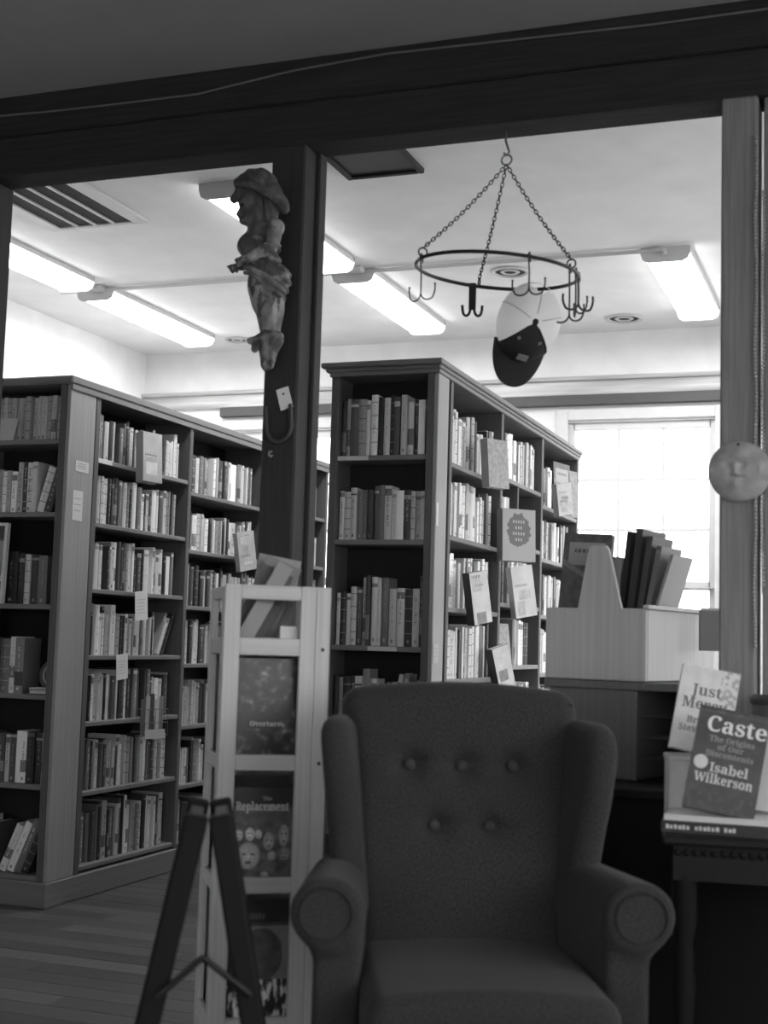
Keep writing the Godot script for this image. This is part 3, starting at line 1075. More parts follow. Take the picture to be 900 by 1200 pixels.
func nth(n: int) -> String:
	var w := ["first", "second", "third", "fourth", "fifth", "sixth", "seventh", "eighth", "ninth", "tenth"]
	if n <= 10:
		return w[n - 1]
	var s := "th"
	if n % 10 == 1 and n % 100 != 11:
		s = "st"
	elif n % 10 == 2 and n % 100 != 12:
		s = "nd"
	elif n % 10 == 3 and n % 100 != 13:
		s = "rd"
	return "%d%s" % [n, s]

# ---------------------------------------------------------------- wing chair
func build_chair() -> void:
	var t := thing("wing_chair", "dark tweed wing chair with button-tufted back and rolled arms", "armchair", Transform3D(Basis(Vector3.UP, deg_to_rad(24.5)) * Basis.from_scale(Vector3(1.05, 1.0, 1.0)), Vector3(-0.836, 0.0, -2.80)))
	var btn := [Vector2(-0.107, 0.837), Vector2(0.0, 0.836), Vector2(0.107, 0.838), Vector2(-0.057, 0.712), Vector2(0.057, 0.712)]
	# back: a slab that leans back and widens towards the top, with dimples at the buttons
	var lean := func(y: float) -> float: return -(y - 0.45) * 0.20
	var back := func(p: Vector3) -> float:
		var hw := lerpf(0.205, 0.250, clampf((p.y - 0.45) / 0.54, 0.0, 1.0))
		var q := Vector3(p.x * 0.25 / hw, p.y, p.z - lean.call(p.y))
		var crown := 0.012 * (1.0 - pow(absf(q.x) / 0.25, 2.0))
		q.y -= crown * smoothstep(0.8, 1.0, p.y)
		var d := sd_rbox(q, Vector3(0, 0.69, -0.062), Vector3(0.25, 0.305, 0.068), 0.042)
		# soft swell of the upholstery
		d -= 0.010 * (1.0 - pow(minf(absf(q.x) / 0.25, 1.0), 2.0)) * smoothstep(0.0, 0.02, p.z - lean.call(p.y) + 0.05)
		if q.z > -0.06:
			var s := 0.0
			for b in btn:
				var r2: float = (Vector2(p.x, p.y) - b).length_squared()
				s += 0.026 * exp(-r2 / 0.0010)
			# folds between the buttons of a row
			s += 0.008 * exp(-pow((p.y - 0.842) / 0.016, 2.0)) * (1.0 if absf(p.x) < 0.11 else exp(-pow((absf(p.x) - 0.11) / 0.03, 2.0)))
			s += 0.006 * exp(-pow((p.y - 0.716) / 0.016, 2.0)) * (1.0 if absf(p.x) < 0.06 else exp(-pow((absf(p.x) - 0.06) / 0.03, 2.0)))
			d += s
		return d * 0.9
	var bk := part(t, "back", net(back, Vector3(-0.29, 0.36, -0.30), Vector3(0.29, 1.04, 0.10), 0.0095), M.fabric)
	for b in btn:
		var st := ST()
		lathe(st, [Vector2(0.0, 0.009), Vector2(0.007, 0.008), Vector2(0.0115, 0.004), Vector2(0.0125, 0.0), Vector2(0.010, -0.006)], 16, Transform3D(Basis(Vector3.RIGHT, PI / 2 - 0.2), Vector3(b.x, b.y, lean.call(b.y) - 0.009)))
		part(bk, "button", st.commit(), M.fabric_button)
	# piping along the top edge of the back
	for s in [0]:
		var pts: Array = []
		for i in 25:
			var u := -1.0 + 2.0 * i / 24.0
			var y := 0.980 + 0.012 * (1.0 - u * u) - 0.010 * pow(absf(u), 8.0)
			pts.append(Vector3(u * 0.236, y, lean.call(y) - 0.002 - 0.006 * pow(absf(u), 6.0)))
		part(bk, "piping", tube_mesh(pts, 0.0045, 8), M.fabric_seam)
	for s in [-1.0, 1.0]:
		# wing: a padded plate that stands out from the back and runs down into the arm
		var wing := func(p: Vector3) -> float:
			var y := clampf((p.y - 0.58) / 0.36, 0.0, 1.0)
			var fwd := lerpf(0.085, 0.165, smoothstep(0.1, 0.8, y))
			var z0: float = lean.call(p.y) - 0.09
			var z1: float = lean.call(p.y) + fwd
			var k := clampf((p.z - z0) / (z1 - z0), 0.0, 1.0)
			var cx: float = s * (lerpf(0.205, 0.243, y) + 0.030 * k)
			var q := Vector3(p.x - cx, p.y - 0.735, p.z - (z0 + z1) / 2.0)
			var hz: float = (z1 - z0) / 2.0
			# rounded outline: the upper front corner is a large arc
			var w := Vector2(maxf(absf(q.y) - 0.205 + 0.07, 0.0), maxf(absf(q.z) - hz + 0.07, 0.0)).length() - 0.07
			var dd := Vector2(maxf(w + 0.03, 0.0), maxf(absf(q.x) - 0.032 + 0.03, 0.0)).length() - 0.03 + minf(maxf(w + 0.03, absf(q.x) - 0.002), 0.0)
			return dd * 0.85
		part(t, "wing", net(wing, Vector3(0.12 if s > 0 else -0.40, 0.50, -0.26), Vector3(0.40 if s > 0 else -0.12, 0.98, 0.20), 0.0095), M.fabric)
		# rolled arm: a roll that flares outwards at the front, on an upholstered panel
		var a := Vector3(s * 0.245, 0.592, -0.08)
		var b := Vector3(s * 0.284, 0.594, 0.305)
		var arm := func(p: Vector3) -> float:
			var kk := clampf((p.z - a.z) / (b.z - a.z), 0.0, 1.0)
			var c := a.lerp(b, kk)
			var roll := Vector2(p.x - c.x, p.y - c.y).length() - lerpf(0.058, 0.066, kk)
			var ends := absf(p.z - (a.z + b.z) / 2.0) - (b.z - a.z) / 2.0
			var w := Vector2(maxf(roll + 0.014, 0), maxf(ends + 0.014, 0)).length() - 0.014 + minf(maxf(roll + 0.014, ends + 0.014), 0.0)
			var pan := sd_rbox(p, Vector3(c.x - s * 0.018, 0.355, (a.z + b.z) / 2.0 - 0.006), Vector3(0.042, 0.21, (b.z - a.z) / 2.0 - 0.012), 0.014)
			return smin(w, pan, 0.035) * 0.9
		var ar := part(t, "arm", net(arm, Vector3(0.14 if s > 0 else -0.40, 0.12, -0.12), Vector3(0.40 if s > 0 else -0.14, 0.69, 0.36), 0.0095), M.fabric)
		# welt round the front of the roll
		var fr: Array = []
		for i in 28:
			var q := TAU * i / 28.0
			fr.append(b + Vector3(cos(q) * 0.047, sin(q) * 0.047, 0.001))
		part(ar, "arm_welt", tube_mesh(fr, 0.0035, 6, true), M.fabric_seam)
	var seat := func(p: Vector3) -> float:
		var q := p
		q.y -= 0.014 * (1.0 - pow(minf(absf(p.x) / 0.21, 1.0), 2.0))
		return sd_rbox(q, Vector3(0, 0.415, 0.215), Vector3(0.218, 0.062, 0.245), 0.036)
	part(t, "seat_cushion", net(seat, Vector3(-0.25, 0.33, -0.06), Vector3(0.25, 0.52, 0.50), 0.0105), M.fabric)
	var st2 := ST()
	bxs(st2, -0.25, 0.25, 0.16, 0.36, -0.12, 0.415, 0.02)
	part(t, "seat_base", st2.commit(), M.fabric)
	for e in [[-0.25, 0.35, 0.0], [0.25, 0.35, 0.0], [-0.20, -0.13, -0.06], [0.20, -0.13, -0.06]]:
		part(t, "leg", tube_mesh([Vector3(e[0], 0.17, e[1]), Vector3(e[0], 0.12, e[1] + e[2] * 0.2), Vector3(e[0] * 1.04, 0.05, e[1] + e[2] * 0.7), Vector3(e[0] * 1.06, 0.0, e[1] + e[2])], [0.026, 0.026, 0.019, 0.015], 10), M.black_wood)

# ---------------------------------------------------------------- carved figure, ring of hooks, mask
func build_figure() -> void:
	var k := 0.00246
	var P := func(x: float, y: float, z := 0.0) -> Vector3: return Vector3((x - 325.0) * k, (437.0 - y) * k, z)
	var t := thing("carved_figure", "weathered carved wooden figure in a hat, mounted on the middle post", "carving", Transform3D(Basis(Vector3.UP, deg_to_rad(14.0)), Vector3(-1.687, 1.876, -3.535)))
	var bas := Basis(Vector3.BACK, -0.42)
	var body := func(p: Vector3) -> float:
		var d := 1e9
		if p.y > 0.40:
			# head and face, turned to the left and a little to us
			d = sd_ell(p, P.call(305, 241, 0.004), Vector3(0.045, 0.056, 0.045))
			d = smin(d, sd_cap(p, P.call(289, 243, 0.012), P.call(285, 251, 0.014), 0.006, 0.008), 0.012)
			d = smin(d, sd_ell(p, P.call(293, 258, 0.010), Vector3(0.018, 0.014, 0.02)), 0.014)
			d = smin(d, sd_ell(p, P.call(291, 237, 0.012), Vector3(0.018, 0.010, 0.022)), 0.010)
			d = smin(d, sd_ell(p, P.call(299, 250, 0.03), Vector3(0.016, 0.016, 0.012)), 0.012)
			# eye sockets
			d = maxf(d, -(sd_ell(p, P.call(290, 243, 0.028), Vector3(0.010, 0.006, 0.010))))
			d = maxf(d, -(sd_ell(p, P.call(289, 256.5, 0.026), Vector3(0.012, 0.0022, 0.010))))
			d = smin(d, sd_cap(p, P.call(307, 260), P.call(312, 276), 0.026, 0.030), 0.015)
		if p.y > 0.22:
			d = smin(d, sd_ell(p, P.call(312, 287, 0.0), Vector3(0.058, 0.052, 0.052)), 0.02)
			d = smin(d, sd_cap(p, P.call(312, 272, 0.01), P.call(332, 271, 0.030), 0.024, 0.022), 0.015)
			d = smin(d, sd_ell(p, P.call(298, 291, 0.022), Vector3(0.030, 0.032, 0.026)), 0.015)
			d = smin(d, sd_ell(p, P.call(315, 306, 0.0), Vector3(0.043, 0.040, 0.040)), 0.03)
			# near arm bent forward
			d = smin(d, sd_ell(p, P.call(332, 269, 0.030), Vector3(0.022, 0.022, 0.022)), 0.02)
			d = smin(d, sd_cap(p, P.call(333, 270, 0.046), P.call(332, 294, 0.058), 0.023, 0.020), 0.004)
			d = smin(d, sd_cap(p, P.call(332, 294, 0.058), P.call(303, 312, 0.070), 0.020, 0.013), 0.004)
			# near hand with fingers
			d = smin(d, sd_ell(p, P.call(299, 314, 0.070), Vector3(0.017, 0.013, 0.011)), 0.006)
			for i in 4:
				d = smin(d, sd_cap(p, P.call(297, 310 + i * 2.6, 0.072), P.call(289 + i, 313 + i * 2.8, 0.070), 0.0048, 0.0042), 0.003)
			# far hand held out
			d = smin(d, sd_cap(p, P.call(300, 300, -0.030), P.call(290, 312, -0.012), 0.013, 0.011), 0.008)
			d = smin(d, sd_cap(p, P.call(290, 312, -0.010), P.call(281, 314, 0.0), 0.012, 0.010), 0.006)
			for i in 4:
				d = smin(d, sd_cap(p, P.call(283, 311 + i * 2.2, -0.004 + 0.003 * i), P.call(273 + i * 2.2, 313 + i * 2.6, 0.0), 0.0050, 0.0038), 0.003)
			d = smin(d, sd_cap(p, P.call(286, 314, 0.004), P.call(285, 321, 0.006), 0.005, 0.004), 0.004)
		# hips and tapering skirt
		d = smin(d, sd_ell(p, P.call(325, 329, 0.0), Vector3(0.063, 0.057, 0.052)), 0.025)
		d = smin(d, sd_cap(p, P.call(322, 342, 0.0), P.call(329, 396, 0.0), 0.055, 0.029), 0.02)
		# folds across the hip
		if p.y > 0.2 and p.y < 0.36 and p.x > -0.05:
			d += 0.0035 * sin((p.y * 0.9 + p.x * 0.5) * 260.0) * smoothstep(-0.05, 0.02, p.x)
		if p.y > 0.10 and p.y < 0.24:
			d += 0.003 * sin(p.x * 190.0 + p.y * 12.0) * smoothstep(0.24, 0.16, p.y)
		return d
	# worn paint: dark bodice and face, paler arms and skirt with dark streaks
	var pn := FastNoiseLite.new()
	pn.seed = 5
	pn.frequency = 22.0
	var paint := func(p: Vector3) -> float:
		var arm := minf(sd_cap(p, P.call(333, 270, 0.046), P.call(332, 294, 0.058), 0.023, 0.020), sd_cap(p, P.call(332, 294, 0.058), P.call(303, 312, 0.070), 0.020, 0.013))
		var n := pn.get_noise_3dv(p)
		if arm < 0.004:
			return 0.34 if n > -0.25 else 0.16
		if p.y < 0.235:
			var streak := pn.get_noise_3d(p.x * 1.6, p.y * 0.35, p.z)
			return 0.34 if streak > -0.16 else 0.11
		if p.y > 0.40:
			return 0.15 if n > -0.2 else 0.10
		return 0.30 if n > 0.22 else 0.12
	part(t, "body", net(body, Vector3(-0.16, 0.07, -0.075), Vector3(0.085, 0.56, 0.105), 0.005, paint), M.carved)
	var hat := func(p: Vector3) -> float:
		var d := sd_ell(p, P.call(306, 213, 0.002), Vector3(0.062, 0.046, 0.055))
		d += 0.002 * sin(p.x * 150.0 + p.y * 90.0)
		# rolled brim that drops at the back
		var c: Vector3 = P.call(311, 226, 0.004)
		var q := bas.inverse() * (p - c)
		var ring := Vector2(Vector2(q.x / 1.12, q.z).length() - 0.068, q.y).length() - 0.013
		d = smin(d, ring, 0.010)
		d = smin(d, sd_cap(p, P.call(288, 222, 0.010), P.call(279, 233, 0.014), 0.018, 0.013), 0.012)
		d = smin(d, sd_cap(p, P.call(326, 224, 0.028), P.call(341, 246, 0.024), 0.026, 0.016), 0.016)
		return d * 0.9
	part(t, "hat", net(hat, Vector3(-0.15, 0.44, -0.10), Vector3(0.085, 0.63, 0.11), 0.005, func(p: Vector3) -> float: return 0.14 if pn.get_noise_3dv(p) > -0.2 else 0.10), M.carved)
	var hair := func(p: Vector3) -> float:
		var d := smin(sd_cap(p, P.call(320, 228, 0.016), P.call(325, 264, 0.014), 0.034, 0.022), sd_cap(p, P.call(318, 240, -0.01), P.call(318, 272, 0.0), 0.028, 0.020), 0.02)
		return d + 0.0022 * sin(p.x * 330.0 + p.y * 60.0)
	part(t, "hair", net(hair, Vector3(-0.065, 0.35, -0.06), Vector3(0.06, 0.57, 0.08), 0.005, func(_p: Vector3) -> float: return 0.11), M.carved)
	var belt := ST()
	tube(belt, [P.call(298, 318, 0.035), P.call(304, 321, 0.050), P.call(318, 329, 0.058), P.call(334, 339, 0.050), P.call(346, 347, 0.026)], [0.008, 0.010, 0.011, 0.010, 0.007], 10)
	tube(belt, [P.call(297, 324, 0.030), P.call(306, 327, 0.050), P.call(322, 337, 0.056), P.call(343, 352, 0.030)], [0.006, 0.007, 0.008, 0.006], 10)
	part(t, "sash", belt.commit(), M.carved_plain)
	var foot := func(p: Vector3) -> float:
		var d := sd_cap(p, P.call(328, 402, 0.0), P.call(325, 431, 0.0), 0.038, 0.020)
		d += 0.002 * sin(p.x * 250.0)
		var c: Vector3 = P.call(326, 400, 0.0)
		var ring := Vector2(Vector2(p.x - c.x, p.z).length() - 0.030, p.y - c.y - (p.x - c.x) * 0.15).length() - 0.013
		d = smin(d, ring, 0.006)
		d = smin(d, sd_cap(p, P.call(314, 404, 0.02), P.call(306, 405, 0.022), 0.012, 0.011), 0.006)
		d = smin(d, sd_ell(p, P.call(312, 414, 0.022), Vector3(0.012, 0.014, 0.010)), 0.005)
		return d * 0.9
	part(t, "scroll_foot", net(foot, Vector3(-0.09, -0.03, -0.065), Vector3(0.07, 0.14, 0.07), 0.005, func(p: Vector3) -> float: return 0.26 if pn.get_noise_3dv(p) > -0.1 else 0.13), M.carved)

func hook_mesh(drop: float, arms: Array, r: float) -> ArrayMesh:
	# a loop over the ring, a straight shank and upturned arms
	var st := ST()
	tube(st, [Vector3(0, -0.012, -0.009), Vector3(0, 0.004, -0.011), Vector3(0, 0.012, 0), Vector3(0, 0.004, 0.011), Vector3(0, -0.012, 0.007), Vector3(0, -drop * 0.5, 0), Vector3(0, -drop, 0)], r, 6)
	for a in arms:
		var d := Vector3(cos(a), 0, sin(a))
		var pts: Array = []
		for i in 10:
			var q := PI * 1.08 * i / 9.0
			pts.append(Vector3(0, -drop, 0) + d * (0.023 - 0.023 * cos(q)) + Vector3(0, -0.021 * sin(q) + (0.016 * (i - 6) / 3.0 if i > 6 else 0.0), 0))
		tube(st, pts, r, 6)
		var e: Vector3 = pts[-1]
		lathe(st, [Vector2(0.0, -0.004), Vector2(0.004, 0.0), Vector2(0.0, 0.004)], 8, Transform3D(Basis(), e))
	return st.commit()

func build_ring() -> void:
	# the ring hangs a little askew
	var c := Vector3(-1.040, 2.158, -3.67)
	var bas := Basis(Vector3.BACK, -0.085) * Basis(Vector3.RIGHT, 0.03)
	var R := 0.232
	var top := Vector3(-1.018, 2.487, -3.67)
	var t := thing("hook_ring", "black iron ring hanging from the beam on three chains", "hanging rack", Transform3D())
	part(t, "ring", tube_mesh(ring_pts(c, R, bas, 48), 0.0055, 8, true), M.dark_metal)
	part(t, "eye_ring", tube_mesh(ring_pts(top + Vector3(0, -0.004, 0), 0.015, Basis(Vector3.RIGHT, PI / 2) * Basis(), 20), 0.003, 6, true), M.steel)
	part(t, "beam_hook", tube_mesh([Vector3(-1.022, 2.575, -3.67), Vector3(-1.022, 2.54, -3.67), Vector3(-1.016, 2.52, -3.67), Vector3(-1.010, 2.505, -3.668), Vector3(-1.018, 2.495, -3.667), Vector3(-1.026, 2.503, -3.667)], 0.0035, 6), M.steel)
	var at := func(deg: float) -> Vector3:
		var q := deg_to_rad(deg)
		return c + bas.x * cos(q) * R + bas.z * sin(q) * R
	for a in [137.0, 12.0, 241.0]:
		var e: Vector3 = at.call(a)
		part(t, "chain_ring", tube_mesh(ring_pts(e + Vector3(0, 0.014, 0), 0.013, Basis(Vector3.UP, -deg_to_rad(a)) * Basis(Vector3.RIGHT, PI / 2), 16), 0.0024, 6, true), M.dark_metal)
		var p0 := e + Vector3(0, 0.026, 0)
		var p1 := top + Vector3(0, -0.018, 0)
		var d := p1 - p0
		var n := int(d.length() / 0.0125)
		var st := ST()
		var fw := d.normalized()
		var sd := fw.cross(Vector3.UP).normalized()
		var nn := sd.cross(fw)
		for i in n:
			var m := p0 + d * (i + 0.5) / n + Vector3(0, -0.012 * sin(PI * (i + 0.5) / n), 0)
			var lb := Basis(fw, nn, sd) if i % 2 == 0 else Basis(fw, sd, nn)
			tube(st, ring_pts(m, 0.0092, lb, 8, 0.0048), 0.0015, 4, true)
		part(t, "chain", st.commit(), M.dark_metal)
	var list := [
		[139.0, 0.10, [0.2, 3.6], 0.0022, "thin double hook at the left of the hanging ring"],
		[52.0, 0.085, [0.1, 3.1], 0.0024, "thin double hook at the near side of the ring, above the cap"],
		[14.0, 0.13, [0.3, 3.3], 0.0026, "long double hook at the right end of the hanging ring"],
		[2.0, 0.10, [0.6, 4.4], 0.0026, "shorter double hook beside the long one at ring right"],
		[348.0, 0.075, [2.6, 5.6], 0.0034, "dark double hook at the right just beside the cap"]]
	for h in list:
		solo("double_hook", h[4], "hook", hook_mesh(h[1], h[2], h[3]), M.dark_metal, Transform3D(Basis(), at.call(h[0])), "hooks on the hanging ring")
	# wide strap hook
	var ht := thing("strap_hook", "wide black strap hook below the middle chain of the ring", "hook", Transform3D(Basis(Vector3.UP, 0.35), at.call(236.0)), "hooks on the hanging ring")
	part(ht, "strap", bx(-0.011, 0.011, -0.075, 0.008, -0.004, 0.004, 0.002), M.black)
	for s in [-1.0, 1.0]:
		var pts: Array = []
		for i in 9:
			var q := PI * i / 8.0
			pts.append(Vector3(s * 0.006 + s * 0.012 * (1.0 - cos(q)), -0.072 - 0.022 * sin(q) + (0.010 * (i - 6) / 2.0 if i > 6 else 0.0), 0.004))
		part(ht, "prong", tube_mesh(pts, 0.0042, 6), M.black)
	build_cap()

func build_cap() -> void:
	# hung by its strap: crown towards us, peak down
	var up := Vector3(0.45, -0.22, 0.90).normalized()
	var fr := Vector3(-0.17, -1.0, 0.12)
	fr = (fr - up * fr.dot(up)).normalized()
	var bas := Basis(up.cross(fr).normalized(), up, fr)
	var t := thing("baseball_cap", "trucker cap with pale mesh back and dark front, hung on the ring", "cap", Transform3D(bas, Vector3(-0.944, 2.003, -3.66)))
	var rx := 0.088
	var rz := 0.112
	var ry := 0.105
	var pt := func(az: float, el: float) -> Vector3:
		# az 0 = front, el 0 = rim .. 1 = button
		var c := cos(el * PI / 2)
		return Vector3(sin(az) * rx * pow(c, 0.8), ry * pow(sin(el * PI / 2), 0.9), cos(az) * rz * pow(c, 0.8))
	var panel := func(a0: float, a1: float, skip: bool) -> ArrayMesh:
		var st := ST()
		var na := 14
		var ne := 10
		for i in na:
			for j in ne:
				var u0 := lerpf(a0, a1, float(i) / na)
				var u1 := lerpf(a0, a1, float(i + 1) / na)
				var e0 := float(j) / ne
				var e1 := float(j + 1) / ne
				if skip:
					var dz := absf(absf(wrapf((u0 + u1) / 2, -PI, PI)) - PI)
					if dz < 0.50 and e0 > 0.11 and (e0 + e1) / 2 < 0.11 + 0.36 * sqrt(1.0 - pow(dz / 0.50, 2.0)):
						continue
				var v: Array = []
				for e in [[u0, e0], [u1, e0], [u1, e1], [u0, e1]]:
					var p: Vector3 = pt.call(e[0], e[1])
					v.append([p, Vector3(p.x / (rx * rx), p.y / (ry * ry), p.z / (rz * rz)).normalized()])
				smooth_tri(st, v[0][0], v[0][1], v[1][0], v[1][1], v[2][0], v[2][1])
				if e1 < 0.999:
					smooth_tri(st, v[0][0], v[0][1], v[2][0], v[2][1], v[3][0], v[3][1])
		return st.commit()
	var fp := part(t, "front_panel", panel.call(-0.86, 0.86, false), M.cap_dark)
	for e in [[0.86, 1.90], [1.90, 3.141593], [3.141593, 4.38], [4.38, 5.423]]:
		part(t, "mesh_panel", panel.call(e[0], e[1], true), M.cap_mesh)
	# seams
	for az in [0.86, 1.90, 3.14, 4.38, 5.423]:
		var pts: Array = []
		for j in 12:
			var e := float(j) / 12.0
			if az == 3.14 and e < 0.5:
				continue
			pts.append(pt.call(az, e) * 1.006)
		part(t, "seam", tube_mesh(pts, 0.0022, 5), M.t200 if az > 1.1 and az < 5.2 else M.cap_dark)
	var st2 := ST()
	lathe(st2, [Vector2(0.009, 0.0), Vector2(0.007, 0.004), Vector2(0.0, 0.006)], 12, Transform3D(Basis(), Vector3(0, ry, 0)))
	part(t, "button", st2.commit(), M.cap_dark)
	# peak
	st2 = ST()
	var prev: Array = []
	for i in 21:
		var u := -1.0 + 2.0 * i / 20.0
		var az := u * 0.98
		var p0: Vector3 = pt.call(az, 0.03)
		var out := 0.074 * pow(maxf(1.0 - pow(absf(u), 2.6), 0.0), 0.6)
		var p1 := p0 + Vector3(0.0, -0.016 - 0.014 * u * u, out) + Vector3(p0.x * 0.05, 0, 0)
		var cur := [p0, p1, p1 + Vector3(0, -0.004, 0), p0 + Vector3(0, -0.004, 0)]
		if i > 0:
			quad(st2, prev[0], cur[0], cur[1], prev[1], Vector3.UP)
			quad(st2, prev[3], cur[3], cur[2], prev[2], Vector3.DOWN)
			quad(st2, prev[1], cur[1], cur[2], prev[2], Vector3(p1.x, 0, p1.z))
		prev = cur
	part(t, "peak", st2.commit(), M.cap_dark)
	# badge on the front
	var bp: Vector3 = pt.call(0.0, 0.34)
	var bn := Vector3(0, bp.y / (ry * ry), bp.z / (rz * rz)).normalized()
	part(fp, "badge", bsz(0.030, 0.026, 0.002), M.t140, Transform3D(Basis(Vector3.RIGHT, Vector3.RIGHT.cross(bn).normalized() * -1.0, bn), bp + bn * 0.0022))
	for s in [-1.0, 1.0]:
		var ep: Vector3 = pt.call(s * 0.62, 0.66)
		var en := Vector3(ep.x / (rx * rx), ep.y / (ry * ry), ep.z / (rz * rz)).normalized()
		var st3 := ST()
		tube(st3, ring_pts(ep, 0.0035, Basis(en.cross(Vector3.RIGHT).normalized(), en, en.cross(en.cross(Vector3.RIGHT)).normalized()), 10), 0.0014, 5, true)
		part(fp, "eyelet", st3.commit(), M.t160)

func build_mask() -> void:
	var t := thing("face_mask", "round pale clay face plaque hung on the right post", "plaque", Transform3D(Basis(Vector3.UP, 0.10), Vector3(-0.357, 1.563, -3.592)))
	var R := 0.079
	var st := ST()
	var hgt := func(x: float, y: float) -> float:
		var r := Vector2(x, y).length() / R
		var h := 0.030 * sqrt(maxf(1.0 - r * r * 0.96, 0.0))
		var X := x + 0.012
		var Y := y
		h += 0.010 * exp(-pow(X / 0.008, 2.0) - pow((Y - 0.002) / 0.016, 2.0))          # nose
		h += 0.005 * exp(-pow(X / 0.013, 2.0) - pow((Y + 0.008) / 0.006, 2.0))
		for s in [-1.0, 1.0]:
			h -= 0.006 * exp(-pow((X - s * 0.019) / 0.010, 2.0) - pow((Y - 0.014) / 0.006, 2.0))   # eyes
			h += 0.004 * exp(-pow((X - s * 0.019) / 0.014, 2.0) - pow((Y - 0.027) / 0.005, 2.0))   # brows
			h += 0.005 * exp(-pow((X - s * 0.027) / 0.014, 2.0) - pow((Y + 0.008) / 0.013, 2.0))   # cheeks
			h += 0.004 * exp(-pow((X - s * 0.062) / 0.006, 2.0) - pow((Y - 0.005) / 0.014, 2.0))   # ears
		h -= 0.005 * exp(-pow(X / 0.018, 2.0) - pow((Y + 0.0175) / 0.0028, 2.0))       # mouth
		h += 0.004 * exp(-pow(X / 0.012, 2.0) - pow((Y + 0.024) / 0.004, 2.0))
		h += 0.005 * exp(-pow(X / 0.012, 2.0) - pow((Y + 0.037) / 0.008, 2.0))         # chin
		return h
	var NR := 26
	var NA := 64
	var P := func(i: int, j: int) -> Vector3:
		var q := TAU * j / NA
		var r := R * float(i) / NR
		return Vector3(r * cos(q), r * sin(q), hgt.call(r * cos(q), r * sin(q)))
	var nrm := func(p: Vector3) -> Vector3:
		var e := 0.0012
		return Vector3(hgt.call(p.x - e, p.y) - hgt.call(p.x + e, p.y), hgt.call(p.x, p.y - e) - hgt.call(p.x, p.y + e), 2 * e).normalized()
	for i in NR:
		for j in NA:
			var a: Vector3 = P.call(i, j)
			var b: Vector3 = P.call(i + 1, j)
			var c: Vector3 = P.call(i + 1, j + 1)
			var d: Vector3 = P.call(i, j + 1)
			smooth_tri(st, a, nrm.call(a), b, nrm.call(b), c, nrm.call(c))
			if i > 0:
				smooth_tri(st, a, nrm.call(a), c, nrm.call(c), d, nrm.call(d))
	for j in NA:
		var a: Vector3 = P.call(NR, j)
		var b: Vector3 = P.call(NR, j + 1)
		quad(st, a, b, Vector3(b.x, b.y, -0.006), Vector3(a.x, a.y, -0.006), a)
	var fc := part(t, "face", st.commit(), M.mask)
	st = ST()
	lathe(st, [Vector2(0.0025, 0.0), Vector2(0.0035, 0.003), Vector2(0.0, 0.004)], 10, Transform3D(Basis(Vector3.RIGHT, PI / 2), Vector3(-0.004, 0.068, 0.016)))
	part(fc, "nail", st.commit(), M.black)
	# strings of beads down the edge of the right post
	var bm := ST()
	lathe(bm, [Vector2(0.0, -0.0045), Vector2(0.0032, -0.003), Vector2(0.0042, 0.0), Vector2(0.0032, 0.003), Vector2(0.0, 0.0045)], 8)
	var bead := bm.commit()
	for e in [[-0.3185, 2.45, 1.10, 0.0, "pale bead string hanging down the inner edge of right post"], [-0.300, 2.30, 1.25, 0.0, "pale bead string hanging furthest right beside right post"]]:
		var b := thing("bead_string", e[4], "beads", T(e[0], e[1], -3.594), "bead strings on the right post")
		part(b, "cord", bx(-0.0012, 0.0012, e[2] - e[1], 0.0, -0.0012, 0.0012), M.t140)
		var mm := MultiMesh.new()
		mm.transform_format = MultiMesh.TRANSFORM_3D
		mm.mesh = bead
		var n := int((e[1] - e[2]) / 0.0105)
		mm.instance_count = n
		for i in n:
			mm.set_instance_transform(i, Transform3D(Basis(), Vector3(0.002 * sin(i * 0.21), -0.0105 * i, 0.002)))
		var mi := MultiMeshInstance3D.new()
		mi.name = "bead_run"
		mi.multimesh = mm
		mi.material_override = M.t160
		mi.set_meta("kind", "stuff")
		b.add_child(mi)
	# tag, horseshoe and hook on the middle post
	var tt := thing("paper_tag", "white paper tag pinned to the middle post below the carving", "tag", Transform3D(Basis(Vector3.BACK, 0.28), Vector3(-1.655, 1.800, -3.597)))
	part(tt, "card", bx(-0.020, 0.020, -0.032, 0.032, -0.001, 0.001), M.paper)
	part(tt, "pin", bsz(0.006, 0.006, 0.004, 0.001), M.t80, T(0, 0.014, 0.002))
	var hp: Array = []
	for i in 17:
		var q := PI * (1.0 + i / 16.0)
		hp.append(Vector3(cos(q) * 0.040, sin(q) * 0.052 + (0.045 if false else 0.0), 0))
	hp.push_front(Vector3(-0.043, 0.055, 0))
	hp.push_back(Vector3(0.034, 0.060, 0))
	solo("horseshoe", "rusty horseshoe hanging below the paper tag on the middle post", "horseshoe", tube_mesh(hp, 0.0065, 8), M.t60, T(-1.668, 1.722, -3.592))
	solo("coat_hook", "small pale hook screwed low on the middle post", "hook", tube_mesh([Vector3(0, 0.008, 0), Vector3(0, 0.004, 0.016), Vector3(0.002, -0.006, 0.022), Vector3(0.006, -0.010, 0.016), Vector3(0.008, -0.006, 0.010)], 0.0032, 6), M.t140, T(-1.692, 1.637, -3.6))

